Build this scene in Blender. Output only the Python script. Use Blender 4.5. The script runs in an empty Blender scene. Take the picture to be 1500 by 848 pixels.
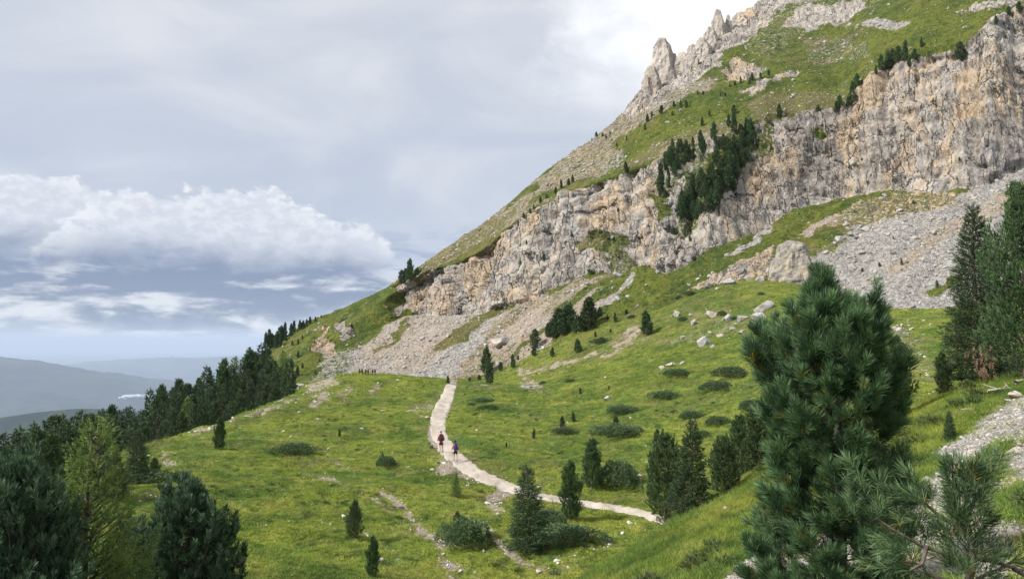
import bpy, math, random
import numpy as np
from mathutils import Vector, Matrix

# ------------------------------------------------------------------ camera
F = 1167.0                      # focal length in photo pixels (1500 wide)
HAZE = 3.8e-5
PITCH = math.atan(76 / F)       # horizon lies at row 500
sc = bpy.context.scene
col = sc.collection
cam_d = bpy.data.cameras.new('camera')
cam_d.sensor_width = 36.0
cam_d.lens = 36.0 * F / 1500
cam_d.clip_start = 0.1
cam_d.clip_end = 200000
cam = bpy.data.objects.new('camera', cam_d)
cam.rotation_euler = (math.pi / 2 + PITCH, 0, 0)
col.objects.link(cam)
sc.camera = cam

# ------------------------------------------------------------------ sun and exposure
SUN = Vector((-0.72, -0.30, 0.66)).normalized()     # towards the sun
sd = bpy.data.lights.new('sun', 'SUN')
sd.energy = 2.3
sd.angle = math.radians(10)
sd.color = (1.0, 0.955, 0.89)
so = bpy.data.objects.new('sun', sd)
so.rotation_euler = SUN.to_track_quat('Z', 'Y').to_euler()
col.objects.link(so)
sc.view_settings.view_transform = 'Standard'
sc.view_settings.look = 'None'
sc.view_settings.gamma = 1
sc.view_settings.exposure = 1.6
sc.render.engine = 'CYCLES'
sc.cycles.use_denoising = True
try:
    sc.cycles.denoiser = 'OPENIMAGEDENOISE'
    sc.cycles.denoising_prefilter = 'NONE'
except Exception:
    pass
sc.cycles.use_adaptive_sampling = True
sc.cycles.adaptive_threshold = 0.004
sc.cycles.max_bounces = 5
sc.cycles.diffuse_bounces = 3
sc.cycles.glossy_bounces = 2
sc.cycles.transparent_max_bounces = 6
sc.cycles.volume_bounces = 0
sc.cycles.sample_clamp_indirect = 4

# ------------------------------------------------------------------ node helper
class N:
    def __init__(s, tree):
        s.t = tree
        s.t.nodes.clear()
    def node(s, typ, **kw):
        n = s.t.nodes.new(typ)
        ins = kw.pop('ins', {})
        for k, v in kw.items():
            setattr(n, k, v)
        for k, v in ins.items():
            s.set(n.inputs[k], v)
        return n
    def set(s, sock, v):
        if isinstance(v, bpy.types.NodeSocket):
            s.t.links.new(v, sock)
        elif isinstance(v, (tuple, list)) and sock.type == 'RGBA' and len(v) == 3:
            sock.default_value = (*v, 1)
        else:
            sock.default_value = v
    def m(s, op, a, b=0.0, c=0.0, clamp=False):
        n = s.t.nodes.new('ShaderNodeMath')
        n.operation = op
        n.use_clamp = clamp
        for i, v in enumerate((a, b, c)):
            s.set(n.inputs[i], v)
        return n.outputs[0]
    def mix(s, f, a, b, mode='MIX'):
        n = s.t.nodes.new('ShaderNodeMix')
        n.data_type = 'RGBA'
        n.blend_type = mode
        n.clamp_factor = True
        s.set(n.inputs[0], f)
        s.set(n.inputs[6], a)
        s.set(n.inputs[7], b)
        return n.outputs[2]
    def ss(s, x, lo, hi):                     # smoothstep
        n = s.t.nodes.new('ShaderNodeMapRange')
        n.interpolation_type = 'SMOOTHSTEP'
        s.set(n.inputs[0], x)
        s.set(n.inputs[1], lo)
        s.set(n.inputs[2], hi)
        return n.outputs[0]
    def noise(s, vec, scale, detail=4.0, rough=0.55, dist=0.0, out=0):
        n = s.node('ShaderNodeTexNoise', ins={'Scale': scale, 'Detail': detail, 'Roughness': rough, 'Distortion': dist})
        if vec is not None:
            s.set(n.inputs['Vector'], vec)
        return n.outputs[out]
    def voro(s, vec, scale, feature='F1', out=0, rnd=1.0):
        n = s.node('ShaderNodeTexVoronoi', feature=feature, ins={'Scale': scale, 'Randomness': rnd})
        s.set(n.inputs['Vector'], vec)
        return n.outputs[out]
    def comb(s, x, y, z):
        n = s.t.nodes.new('ShaderNodeCombineXYZ')
        for i, v in enumerate((x, y, z)):
            s.set(n.inputs[i], v)
        return n.outputs[0]
    def sep(s, v):
        n = s.t.nodes.new('ShaderNodeSeparateXYZ')
        s.set(n.inputs[0], v)
        return n.outputs
    def vmul(s, v, k):
        n = s.t.nodes.new('ShaderNodeVectorMath')
        n.operation = 'MULTIPLY'
        s.set(n.inputs[0], v)
        s.set(n.inputs[1], k)
        return n.outputs[0]

# ------------------------------------------------------------------ sky
world = bpy.data.worlds.new('World')
sc.world = world
world.use_nodes = True
w = N(world.node_tree)
gen = w.node('ShaderNodeTexCoord').outputs['Generated']
nrm = w.node('ShaderNodeVectorMath', operation='NORMALIZE', ins={0: gen}).outputs[0]
dx, dy, dz = w.sep(nrm)[:3]
az = w.m('MULTIPLY', w.m('ARCTAN2', dx, dy), 57.2958)          # degrees, 0 ahead, + right
el = w.m('MULTIPLY', w.m('ARCSINE', dz), 57.2958)
P1 = w.comb(w.m('MULTIPLY', az, 0.06), w.m('MULTIPLY', el, 0.15), 0.0)
P2 = w.comb(w.m('MULTIPLY', az, 0.15), w.m('MULTIPLY', el, 0.24), 3.7)
n_soft = w.noise(P1, 1.1, 5, 0.5, 0.6)
n_puff = w.noise(P2, 1.5, 9, 0.56, 0.3)
n_fine = w.noise(P2, 7.0, 7, 0.6, 0.2)
# the high, even overcast: pale blue grey, brighter upwards
hi = w.ss(el, 6, 34)
base = w.mix(hi, (0.186, 0.205, 0.240), (0.240, 0.249, 0.266))
base = w.mix(w.m('MULTIPLY', w.ss(n_soft, 0.42, 0.72), 0.75), base, (0.268, 0.274, 0.286))
base = w.mix(w.m('MULTIPLY', w.ss(n_soft, 0.50, 0.28), 0.35), base, (0.158, 0.177, 0.220))
# thin bright break up by the peak side
brk = w.m('MULTIPLY', w.ss(el, 13, 22), w.ss(w.m('ADD', az, w.m('MULTIPLY', w.m('SUBTRACT', n_puff, 0.5), 14)), 0, 11))
base = w.mix(w.m('MULTIPLY', brk, 0.9), base, (0.40, 0.402, 0.404))
# pale, brighter air near the horizon with broken slate streaks
low = w.ss(el, 6.5, 1.0)
base = w.mix(low, base, (0.300, 0.308, 0.322))
P3 = w.comb(w.m('MULTIPLY', az, 0.10), w.m('MULTIPLY', el, 0.46), 9.1)
n_str = w.noise(P3, 1.8, 8, 0.56, 0.4)
strk = w.m('MULTIPLY', w.ss(n_str, 0.45, 0.55), w.m('MULTIPLY', w.ss(el, 9.5, 5.0), w.ss(el, -1.0, 1.0)))
base = w.mix(w.m('MULTIPLY', strk, 0.85), base, (0.118, 0.143, 0.196))
# cumulus banks standing low over the valley
def bank(base, a0, e0, wa, he, shift):
    da = w.m('DIVIDE', w.m('SUBTRACT', az, a0), wa)
    nn = w.m('ADD', w.m('MULTIPLY', w.m('SUBTRACT', n_puff, 0.5), 2.5), w.m('MULTIPLY', w.m('SUBTRACT', n_fine, 0.5), 0.7))
    de = w.m('DIVIDE', w.m('SUBTRACT', el, e0), he)
    d2 = w.m('ADD', w.m('POWER', w.m('ABSOLUTE', da), 3.0), w.m('POWER', w.m('ABSOLUTE', de), 2.2))
    fld = w.m('ADD', w.m('SUBTRACT', 1.0, d2), nn)
    # crisp heaped top, soft ragged base
    upper = w.ss(de, -0.35, 0.5)
    mask = w.m('ADD', w.m('MULTIPLY', upper, w.ss(fld, 0.0, 0.24)),
               w.m('MULTIPLY', w.m('SUBTRACT', 1.0, upper), w.ss(fld, -0.10, 0.60)))
    lit = w.ss(w.m('ADD', de, w.m('MULTIPLY', nn, 0.40)), -0.16, 0.62)
    rim = w.ss(fld, 0.75, 0.08)
    c = w.mix(lit, (0.076, 0.095, 0.140), (0.268, 0.276, 0.292))
    c = w.mix(w.m('MULTIPLY', w.m('MULTIPLY', lit, rim), 0.75), c, (0.315, 0.320, 0.330))
    c = w.mix(w.m('MULTIPLY', w.ss(n_fine, 0.62, 0.40), w.m('MULTIPLY', lit, 0.5)), c, (0.185, 0.200, 0.236))
    return w.mix(mask, base, c)
base = bank(base, -31.0, 5.6, 10.5, 4.6, 0)
base = bank(base, -19.5, 5.2, 11.0, 4.6, 0)
base = bank(base, -66.0, 7.0, 14.0, 3.0, 1)
base = bank(base, 95.0, 8.0, 26.0, 3.4, 2)
base = bank(base, 175.0, 7.5, 18.0, 3.2, 3)
# bright torn gaps and darker shreds under the banks
P4 = w.comb(w.m('MULTIPLY', az, 0.085), w.m('MULTIPLY', el, 0.36), 21.3)
n_gap = w.noise(P4, 1.9, 9, 0.6, 0.15)
under = w.m('MULTIPLY', w.ss(el, 6.2, 3.6), w.ss(el, -0.6, 0.6))
base = w.mix(w.m('MULTIPLY', w.m('MULTIPLY', w.ss(n_gap, 0.49, 0.66), under), 0.85), base, (0.298, 0.305, 0.318))
base = w.mix(w.m('MULTIPLY', w.m('MULTIPLY', w.ss(n_gap, 0.44, 0.34), w.ss(el, 8.0, 4.5)), 0.6), base, (0.074, 0.094, 0.142))
nish = w.node('ShaderNodeTexSky', sky_type='NISHITA', sun_disc=False)
nish.sun_elevation = math.asin(SUN.z)
nish.sun_rotation = math.atan2(SUN.x, SUN.y)
nish.altitude = 2000
bg1 = w.node('ShaderNodeBackground', ins={'Color': nish.outputs[0], 'Strength': 0.06})
bg2 = w.node('ShaderNodeBackground', ins={'Color': base, 'Strength': 1.0})
mx = w.node('ShaderNodeMixShader', ins={0: 0.93})
w.t.links.new(bg1.outputs[0], mx.inputs[1])
w.t.links.new(bg2.outputs[0], mx.inputs[2])
wo = w.node('ShaderNodeOutputWorld')
w.t.links.new(mx.outputs[0], wo.inputs['Surface'])

# ------------------------------------------------------------------ numpy helpers
def _h(ix, iy, iz, seed):
    n = (ix * 374761393 + iy * 668265263 + iz * 2147483647 + seed * 974634777) & 0xFFFFFFFF
    n = ((n ^ (n >> 13)) * 1274126177) & 0xFFFFFFFF
    n = (n ^ (n >> 16))
    return (n & 0xFFFF).astype(np.float32) * (1 / 65535.0)
def vn(x, y, z, seed=0):
    """value noise, 0..1"""
    fx, fy, fz = np.floor(x), np.floor(y), np.floor(z)
    ix, iy, iz = fx.astype(np.int64), fy.astype(np.int64), fz.astype(np.int64)
    x, y, z = (x - fx).astype(np.float32), (y - fy).astype(np.float32), (z - fz).astype(np.float32)
    x = x * x * x * (x * (x * 6 - 15) + 10); y = y * y * y * (y * (y * 6 - 15) + 10); z = z * z * z * (z * (z * 6 - 15) + 10)
    r = 0
    for a in (0, 1):
        wx = x if a else 1 - x
        for b in (0, 1):
            wy = y if b else 1 - y
            for c in (0, 1):
                wz = z if c else 1 - z
                r = r + _h(ix + a, iy + b, iz + c, seed) * wx * wy * wz
    return r
def fbm(x, y, z, oct=4, seed=0, gain=0.5, ridged=False):
    s, a, t = 0, 1.0, 0
    for o in range(oct):
        n = vn(x, y, z, seed + o * 17)
        if ridged:
            n = 1 - np.abs(2 * n - 1)
        s = s + a * n
        t += a
        a *= gain
        x = x * 2.03 + 11.3; y = y * 2.03 + 5.7; z = z * 2.03 + 2.9
    return s / t
def gsm(a, sig):
    k = int(3 * sig)
    if k < 1:
        return a
    g = np.exp(-0.5 * (np.arange(-k, k + 1) / sig) ** 2)
    g /= g.sum()
    p = np.concatenate([np.full(k, a[0]), a, np.full(k, a[-1])])
    return np.convolve(p, g, 'valid')
def inpoly(px, py, poly):
    r = np.zeros(px.shape, bool)
    n = len(poly)
    for i in range(n):
        x1, y1 = poly[i]
        x2, y2 = poly[(i + 1) % n]
        if y1 == y2:
            continue
        c = ((y1 > py) != (y2 > py)) & (px < (x2 - x1) * (py - y1) / (y2 - y1) + x1)
        r ^= c
    return r
def polydist(px, py, line):
    d = np.full(px.shape, 1e9)
    for (x1, y1), (x2, y2) in zip(line[:-1], line[1:]):
        ex, ey = x2 - x1, y2 - y1
        t = np.clip(((px - x1) * ex + (py - y1) * ey) / (ex * ex + ey * ey + 1e-9), 0, 1)
        d = np.minimum(d, np.hypot(px - x1 - t * ex, py - y1 - t * ey))
    return d
CP, SP = math.cos(PITCH), math.sin(PITCH)
def ray(u, v):
    """direction through a photo pixel, scaled to one metre of depth along +Y"""
    xc = (u - 750) / F
    yc = (424 - v) / F
    dy_ = CP - yc * SP
    return xc / dy_, (SP + yc * CP) / dy_
def to_px(P):
    x, y, z = P[..., 0], P[..., 1], P[..., 2]
    d = y * CP + z * SP
    return 750 + F * x / d, 424 - F * (z * CP - y * SP) / d

def mesh_obj(name, V, Fc, mats=(), parent=None, smooth=False, kind=None):
    """one mesh object from numpy arrays; Fc is (n,3) or (n,4)"""
    me = bpy.data.meshes.new(name)
    V = np.asarray(V, np.float32); Fc = np.asarray(Fc, np.int32)
    k = Fc.shape[1]
    me.vertices.add(len(V)); me.vertices.foreach_set('co', V.ravel())
    me.loops.add(Fc.size); me.loops.foreach_set('vertex_index', Fc.ravel())
    me.polygons.add(len(Fc))
    me.polygons.foreach_set('loop_start', np.arange(0, Fc.size, k, dtype=np.int32))
    if smooth:
        me.polygons.foreach_set('use_smooth', np.ones(len(Fc), bool))
    me.update(calc_edges=True)
    for m in (mats if isinstance(mats, (list, tuple)) else [mats]):
        me.materials.append(m)
    o = bpy.data.objects.new(name, me)
    col.objects.link(o)
    if parent:
        o.parent = parent
    if kind:
        o['kind'] = kind
    return o
def attr(o, name, data, typ='FLOAT', dom='POINT'):
    a = o.data.attributes.new(name, typ, dom)
    a.data.foreach_set('color' if 'COLOR' in typ else ('vector' if 'VECTOR' in typ else 'value'), np.asarray(data, np.float32).ravel())
def tag(o, label, cat, group=None):
    o['label'] = label
    o['category'] = cat
    if group:
        o['group'] = group
    return o
def empty(name, loc=(0, 0, 0), rz=0.0):
    e = bpy.data.objects.new(name, None)
    e.empty_display_size = 0.2
    e.location = loc
    e.rotation_euler = (0, 0, rz)
    col.objects.link(e)
    return e

# ------------------------------------------------------------------ materials
def new_mat(name):
    m = bpy.data.materials.new(name)
    m.use_nodes = True
    return m, N(m.node_tree)
def finish(n, color, rough=0.85, bump=None, bstr=0.5, bdist=0.1, spec=0.25, trans=None):
    b = n.node('ShaderNodeBsdfPrincipled', ins={'Base Color': color, 'Roughness': rough, 'Specular IOR Level': spec})
    if bump is not None:
        bn = n.node('ShaderNodeBump', ins={'Height': bump, 'Strength': bstr, 'Distance': bdist})
        n.t.links.new(bn.outputs[0], b.inputs['Normal'])
    out = n.node('ShaderNodeOutputMaterial')
    sh = b.outputs[0]
    if trans:
        tr = n.node('ShaderNodeBsdfTranslucent', ins={'Color': color})
        mxs = n.node('ShaderNodeMixShader', ins={0: trans})
        n.t.links.new(sh, mxs.inputs[1]); n.t.links.new(tr.outputs[0], mxs.inputs[2])
        sh = mxs.outputs[0]
    n.t.links.new(sh, out.inputs[0])

def grass_color(n, pos, k=1.0):
    """meadow colour by world position, shared by the ground and the tufts on it"""
    a = n.noise(pos, 0.045, 5, 0.6, 0.8)
    b = n.noise(pos, 0.33, 4, 0.6, 0.5)
    c = n.noise(pos, 2.3, 3, 0.6)
    g = n.mix(n.ss(a, 0.38, 0.60), (0.096 * k, 0.148 * k, 0.028 * k), (0.184 * k, 0.226 * k, 0.036 * k))
    g = n.mix(n.m('MULTIPLY', n.ss(b, 0.50, 0.68), 0.8), g, (0.245 * k, 0.256 * k, 0.050 * k))
    g = n.mix(n.m('MULTIPLY', n.ss(b, 0.47, 0.32), 0.8), g, (0.050 * k, 0.105 * k, 0.020 * k))
    d = n.noise(pos, 0.95, 5, 0.65, 0.6)
    g = n.mix(n.m('MULTIPLY', n.ss(d, 0.49, 0.36), 0.75), g, (0.042 * k, 0.078 * k, 0.022 * k))  # dark mottle painted into the colour for the shade among hummocks
    g = n.mix(n.m('MULTIPLY', n.ss(d, 0.56, 0.68), 0.55), g, (0.27 * k, 0.258 * k, 0.085 * k))
    g = n.mix(n.m('MULTIPLY', n.ss(c, 0.48, 0.32), 0.6), g, (0.040 * k, 0.080 * k, 0.020 * k))
    g = n.mix(n.m('MULTIPLY', n.ss(c, 0.55, 0.72), 0.4), g, (0.225 * k, 0.218 * k, 0.075 * k))
    return g

def terrain_mat(name, sc_rock, gk=(1.0, 1.0, 1.0)):
    """grass / rock / scree by painted weights, with ragged edges"""
    m, n = new_mat(name)
    pos = n.node('ShaderNodeNewGeometry').outputs['Position']
    zn = n.node('ShaderNodeVertexColor', layer_name='zone')
    zc = n.node('ShaderNodeSeparateColor', ins={0: zn.outputs[0]}).outputs
    warm = zn.outputs['Alpha']
    s = sc_rock
    f1 = n.noise(pos, 0.9 * s, 5, 0.62)
    f2 = n.noise(pos, 4.0 * s, 4, 0.6)
    rag = n.m('MULTIPLY', n.m('SUBTRACT', n.m('ADD', n.m('MULTIPLY', f1, 0.6), n.m('MULTIPLY', f2, 0.4)), 0.5), 1.9)
    gfac = n.ss(n.m('ADD', zc[0], rag), 0.40, 0.60)
    sfac = n.ss(n.m('ADD', zc[2], n.m('MULTIPLY', rag, 0.6)), 0.40, 0.60)
    # rock: pale dolomite with grey, buff and dark streaked faces
    stretch = n.vmul(pos, (1.0, 1.0, 0.30))
    r1 = n.noise(stretch, 0.11 * s, 6, 0.62, 0.9)
    r2 = n.noise(pos, 0.55 * s, 6, 0.66, 0.5)
    r3 = n.noise(stretch, 0.9 * s, 5, 0.65, 0.4)
    tone = zc[1]
    rock = n.mix(n.ss(n.m('ADD', n.m('MULTIPLY', r2, 0.6), n.m('MULTIPLY', tone, 0.4)), 0.30, 0.66), (0.235, 0.210, 0.186), (0.44, 0.400, 0.352))
    rock = n.mix(n.m('MULTIPLY', n.ss(n.m('ADD', n.m('ADD', r1, n.m('MULTIPLY', n.m('SUBTRACT', tone, 0.5), 0.16)), n.m('MULTIPLY', n.m('SUBTRACT', warm, 0.5), 0.5)), 0.48, 0.65), 0.76), rock, (0.45, 0.335, 0.21))
    rock = n.mix(n.m('MULTIPLY', n.ss(r1, 0.46, 0.33), 0.7), rock, (0.225, 0.222, 0.228))
    rock = n.mix(n.m('MULTIPLY', n.ss(r3, 0.40, 0.28), 0.6), rock, (0.12, 0.115, 0.11))
    rock = n.mix(n.m('MULTIPLY', n.ss(r3, 0.62, 0.74), 0.5), rock, (0.54, 0.51, 0.47))
    wv_ = n.node('ShaderNodeVectorMath', operation='ADD', ins={0: n.vmul(stretch, (1, 1, .55)), 1: n.vmul(n.noise(pos, 0.5 * s, 3, .6, out=1), (1.6 / s, 1.6 / s, 1.6 / s))}).outputs[0]
    k1 = n.ss(n.voro(wv_, 0.26 * s, 'DISTANCE_TO_EDGE'), 0.036, 0.0)
    k2 = n.ss(n.voro(wv_, 0.95 * s, 'DISTANCE_TO_EDGE'), 0.075, 0.0)
    gate = n.ss(n.noise(pos, 0.16 * s, 3, .6), 0.42, 0.60)
    crk = n.m('MAXIMUM', n.m('MULTIPLY', k1, n.ss(n.noise(pos, 0.09 * s, 3, .6), 0.30, 0.48)), n.m('MULTIPLY', n.m('MULTIPLY', k2, gate), 0.8))
    grain = n.noise(pos, 2.6 * s, 6, 0.72)
    rock = n.mix(n.m('MULTIPLY', n.ss(grain, 0.48, 0.30), 0.42), rock, (0.13, 0.122, 0.118))
    rock = n.mix(n.m('MULTIPLY', n.ss(grain, 0.55, 0.72), 0.45), rock, (0.56, 0.53, 0.48))
    streak = n.noise(n.vmul(pos, (1.0, 1.0, 0.07)), 0.42 * s, 5, .6)
    rock = n.mix(n.m('MULTIPLY', n.ss(streak, 0.45, 0.32), 0.45), rock, (0.145, 0.14, 0.14))
    rock = n.mix(crk, rock, (0.055, 0.050, 0.046))
    # scree: loose stones, grey to sand
    vc = n.voro(pos, 1.5 * s, out='Color')
    vv = n.node('ShaderNodeSeparateColor', ins={0: vc}).outputs[0]
    vd = n.voro(pos, 1.5 * s, out='Distance')
    scr = n.mix(vv, (0.215, 0.204, 0.190), (0.42, 0.40, 0.37))
    scr = n.mix(n.m('MULTIPLY', n.ss(n.m('ADD', warm, n.m('MULTIPLY', n.m('SUBTRACT', r2, 0.5), 0.6)), 0.35, 0.85), 0.72), scr, (0.36, 0.275, 0.19))
    scr = n.mix(n.m('MULTIPLY', n.ss(f1, 0.62, 0.42), 0.30), scr, (0.18, 0.17, 0.155))
    # grass
    gr = n.mix(1.0, grass_color(n, pos, 1.0), gk, 'MULTIPLY')
    gr = n.mix(n.m('MULTIPLY', n.ss(n.m('ADD', n.noise(pos, 0.10 * s, 5, 0.6), n.m('MULTIPLY', n.m('SUBTRACT', warm, 0.5), 0.7)), 0.48, 0.72), 0.75), gr, (0.140, 0.120, 0.048))
    c = n.mix(sfac, rock, scr)
    c = n.mix(gfac, c, gr)
    hb = n.m('ADD', n.m('MULTIPLY', r2, 0.8), n.m('MULTIPLY', grain, 0.7))
    hb = n.m('SUBTRACT', hb, n.m('MULTIPLY', crk, 0.5))
    hb = n.m('ADD', hb, n.m('MULTIPLY', vd, n.m('MULTIPLY', sfac, -0.6)))
    finish(n, c, 0.92, hb, 0.9, 0.8 / s, 0.12)
    return m
MAT_MOUNT = terrain_mat('mountain_ground', 1.0, (0.60, 0.575, 0.55))
MAT_MEADOW = terrain_mat('meadow_ground', 3.0)
MAT_NEAR = terrain_mat('near_ground', 7.0)

# ------------------------------------------------------------------ terrain: meadow and mountain as one lofted surface
UC = np.concatenate([np.arange(-420, -20, 8.0), np.arange(-20, 1521, 1.7), np.arange(1524, 1850, 8.0)])
def ln(pts, sig=8):
    p = np.array(pts, float)
    o = [gsm(np.interp(UC, p[:, 0], p[:, k]), sig) for k in range(1, p.shape[1])]
    return o
def zof(v, Y):
    return ray(UC, v)[1] * Y
LV, LY = [], []
def add(pts, sig=8):
    v, Y = ln(pts, sig)
    LV.append(v); LY.append(Y)
add([(-420,1010,18),(0,1010,18),(300,1010,20),(600,1010,26),(900,1010,27),(1200,1010,27),(1850,1010,27)], 20)
add([(-420,848,24),(0,848,25),(200,848,26),(400,848,32),(600,848,37),(800,848,38),(950,848,37),(1200,848,35),(1850,800,33)], 20)
add([(-420,780,38),(0,770,38),(170,742,42),(400,745,48),(600,742,52),(720,740,53),(800,752,52),(950,757,50),(1030,730,50),(1100,700,50),(1330,640,45),(1500,600,45),(1850,560,45)], 20)
add([(-420,740,52),(0,715,52),(170,700,52),(282,670,58),(400,668,64),(525,664,68),(650,662,69),(720,680,64),(800,690,62),(950,690,62),(1060,660,62),(1130,640,62),(1330,585,58),(1500,545,58),(1850,500,58)], 20)
add([(-420,700,60),(0,695,62),(170,682,64),(282,645,74),(400,625,82),(525,605,92),(650,604,94),(780,618,90),(880,610,88),(960,600,86),(1060,575,85),(1130,555,84),(1330,520,82),(1500,490,82),(1850,450,82)], 16)
add([(-420,695,64),(0,690,66),(170,672,68),(221,658,72),(251,645,76),(282,635,80),(340,614,90),(384,602,98),(425,582,108),(452,565,116),(500,550,126),(525,548,128),(560,549,130),(600,553,131),(650,558,131),(700,561,128),(780,566,122),(860,552,118),(960,530,116),(1060,503,114),(1130,478,112),(1200,468,112),(1330,480,115),(1500,455,115),(1850,420,115)], 7)
add([(-420,780,88),(0,760,90),(170,715,95),(282,665,110),(350,640,125),(425,605,145),(452,595,150),(525,566,160),(600,566,165),(650,570,165),(700,568,160),(780,564,150),(860,543,146),(960,513,142),(1060,480,140),(1130,450,138),(1200,444,138),(1300,460,140),(1400,458,140),(1500,440,140),(1850,400,140)], 10)
# foot of the scree
add([(-420,770,108),(0,740,110),(170,680,130),(282,625,160),(350,592,190),(425,560,215),(470,556,214),(525,554,212),(600,557,202),(650,557,195),(700,553,190),(760,530,187),(800,508,187),(880,480,182),(960,455,180),(1060,415,176),(1130,405,173),(1180,418,166),(1250,445,156),(1300,452,150),(1390,452,146),(1500,422,146),(1850,370,150)], 8)
I_FOOT = len(LV) - 1
K = 0.62 * 0.7071
def climb(vpts, s, left, sig=5, ysig=14):
    """next line up the slope: pixel rows given, depth from a slope facing left and towards us"""
    v = ln(vpts, sig)[0]
    Y0, z0 = LY[-1], zof(LV[-1], LY[-1])
    x0 = ray(UC, LV[-1])[0] * Y0
    xr, zr = ray(UC, v)
    c = s * 0.7071
    Y = (z0 - c * (x0 + Y0)) / np.minimum(zr - c * (xr + 1), -0.08)
    Y = np.maximum(Y, Y0 + 3)
    yl = ln(left, 6)[0]
    b = np.clip((UC - 430) / 80, 0, 1); b = b * b * (3 - 2 * b)
    Y = yl * (1 - b) + Y * b
    LV.append(v); LY.append(gsm(Y, ysig))
C0 = [(-420,760),(0,728),(170,668),(282,614),(350,577),(425,535),(450,520),(520,492),(590,460),(650,462),(700,458),(769,441),(819,418),(860,400),(905,397),(951,388),(977,405),(1017,385),(1050,362),(1120,335),(1156,307),(1220,287),(1315,273),(1368,282),(1450,272),(1500,247),(1850,150)]
C1 = [(-420,745),(0,716),(170,660),(282,606),(350,562),(425,511),(450,500),(520,474),(590,418),(620,400),(660,388),(700,370),(753,325),(802,296),(832,279),(859,271),(908,256),(948,243),(965,234),(1017,227),(1035,209),(1093,190),(1124,175),(1170,172),(1200,163),(1235,164),(1262,134),(1275,110),(1309,100),(1370,78),(1413,74),(1452,48),(1470,30),(1500,17),(1850,-60)]
SK = [(-420,730),(0,702),(170,650),(282,598),(350,547),(385,512),(400,501),(450,470),(470,462),(500,450),(560,425),(585,408),(610,394),(650,366),(700,332),(740,300),(800,250),(850,215),(900,180),(925,160),(938,140),(950,125),(975,108),(1000,88),(1030,62),(1050,45),(1080,27),(1110,9),(1125,-2),(1200,-45),(1500,-150),(1850,-240)]
climb(C0, 0.62, [(-420,122),(0,124),(170,150),(282,188),(350,215),(425,240),(520,258)])
I_C0 = len(LV) - 1
climb(C1, 2.3, [(-420,136),(0,138),(170,170),(282,212),(350,240),(425,258),(520,270)])
I_C1 = len(LV) - 1
climb(SK, 0.80, [(-420,150),(0,152),(170,190),(282,235),(350,262),(425,284),(520,310)], 3, 20)
I_SK = len(LV) - 1
LV.append(LV[-1] + 45); LY.append(LY[-1] + 60)          # the far side, out of sight
LV.append(LV[-1] + 260); LY.append(LY[-1] + 160)
LV = np.array(LV); LY = np.array(LY)
LZ = np.array([zof(LV[i], LY[i]) for i in range(len(LV))])
def loft(rows, smooth):
    """rows: list of t in line-index units -> depth and height arrays (rows, cols)"""
    t = np.asarray(rows)
    i = np.clip(np.floor(t).astype(int), 0, len(LV) - 2)
    f = (t - i)[:, None]
    A = lambda L: L[i] * (1 - f) + L[i + 1] * f
    if not smooth:
        return A(LY), A(LZ)
    def H(L):
        m = np.gradient(L, axis=0)
        d = np.diff(L, axis=0)
        f2, f3 = f * f, f * f * f
        return (2*f3-3*f2+1)*L[i] + (f3-2*f2+f)*m[i] + (-2*f3+3*f2)*L[i+1] + (f3-f2)*m[i+1]
    return A(LY), A(LZ) * 0.25 + H(LZ) * 0.75
def grid_faces(r, c):
    a = np.arange(r * c).reshape(r, c)
    return np.stack([a[:-1, :-1], a[:-1, 1:], a[1:, 1:], a[1:, :-1]], -1).reshape(-1, 4)
def blur2(a, k):
    for _ in range(k):
        a = (a + np.roll(a, 1, 0) + np.roll(a, -1, 0)) / 3
        a = (a + np.roll(a, 1, 1) + np.roll(a, -1, 1)) / 3
    return a

# --- meadow
rows_m = np.concatenate([np.linspace(i, i + 1, n, endpoint=False) for i, n in enumerate((22, 34, 36, 34, 30, 24, 22))] + [[7.0]])
Ym, Zm = loft(rows_m, True)
Xm = ray(UC, 500)[0][None, :] * Ym
tt = rows_m[:, None] + 0 * Ym
und = (fbm(Xm * 0.09, Ym * 0.09, 0 * Xm, 4, 3) - 0.5) * 1.5 + (fbm(Xm * 0.45, Ym * 0.45, 0 * Xm, 4, 9) - 0.5) * 0.62
# little terraces trodden by cattle on the left slope
ter = np.abs(np.sin((Xm * 0.30 + Ym * 0.42 + 4 * fbm(Xm * 0.06, Ym * 0.06, 0 * Xm, 3, 5)) * 1.5)) * 0.22 * fbm(Xm * 0.07, Ym * 0.07, 0 * Xm, 2, 6)
ter += (fbm(Xm * 1.3, Ym * 1.3, 0 * Xm, 3, 8) - .5) * 0.34 * np.clip(1.2 - Ym / 160, .3, 1)
edge = np.clip((7 - tt) * 1.2, 0, 1)
Zm = Zm + (und + ter) * edge * np.clip(Ym / 45, 0.25, 1)
PM = np.stack([Xm, Ym, Zm], -1)
um, vm = to_px(PM)
wu = um + (fbm(Xm * 0.35, Ym * 0.35, 0 * Xm, 3, 21) - 0.5) * 26
wv = vm + (fbm(Xm * 0.35, Ym * 0.35, 0 * Xm, 3, 22) - 0.5) * 18
PATH_PX = [(664,558,17),(658,575,22),(648,600,32),(638,625,34),(637,640,33),(650,658,31),(670,672,30),(690,690,30),(715,704,24),(742,714,20),(770,721,16),(800,729,14),(850,737,12),(900,744,12),(935,750,13),(965,759,14),(990,770,14)]
bare = np.zeros(Xm.shape)
bfine = fbm(Xm * 1.2, Ym * 1.2, 0 * Xm, 3, 31)
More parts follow.
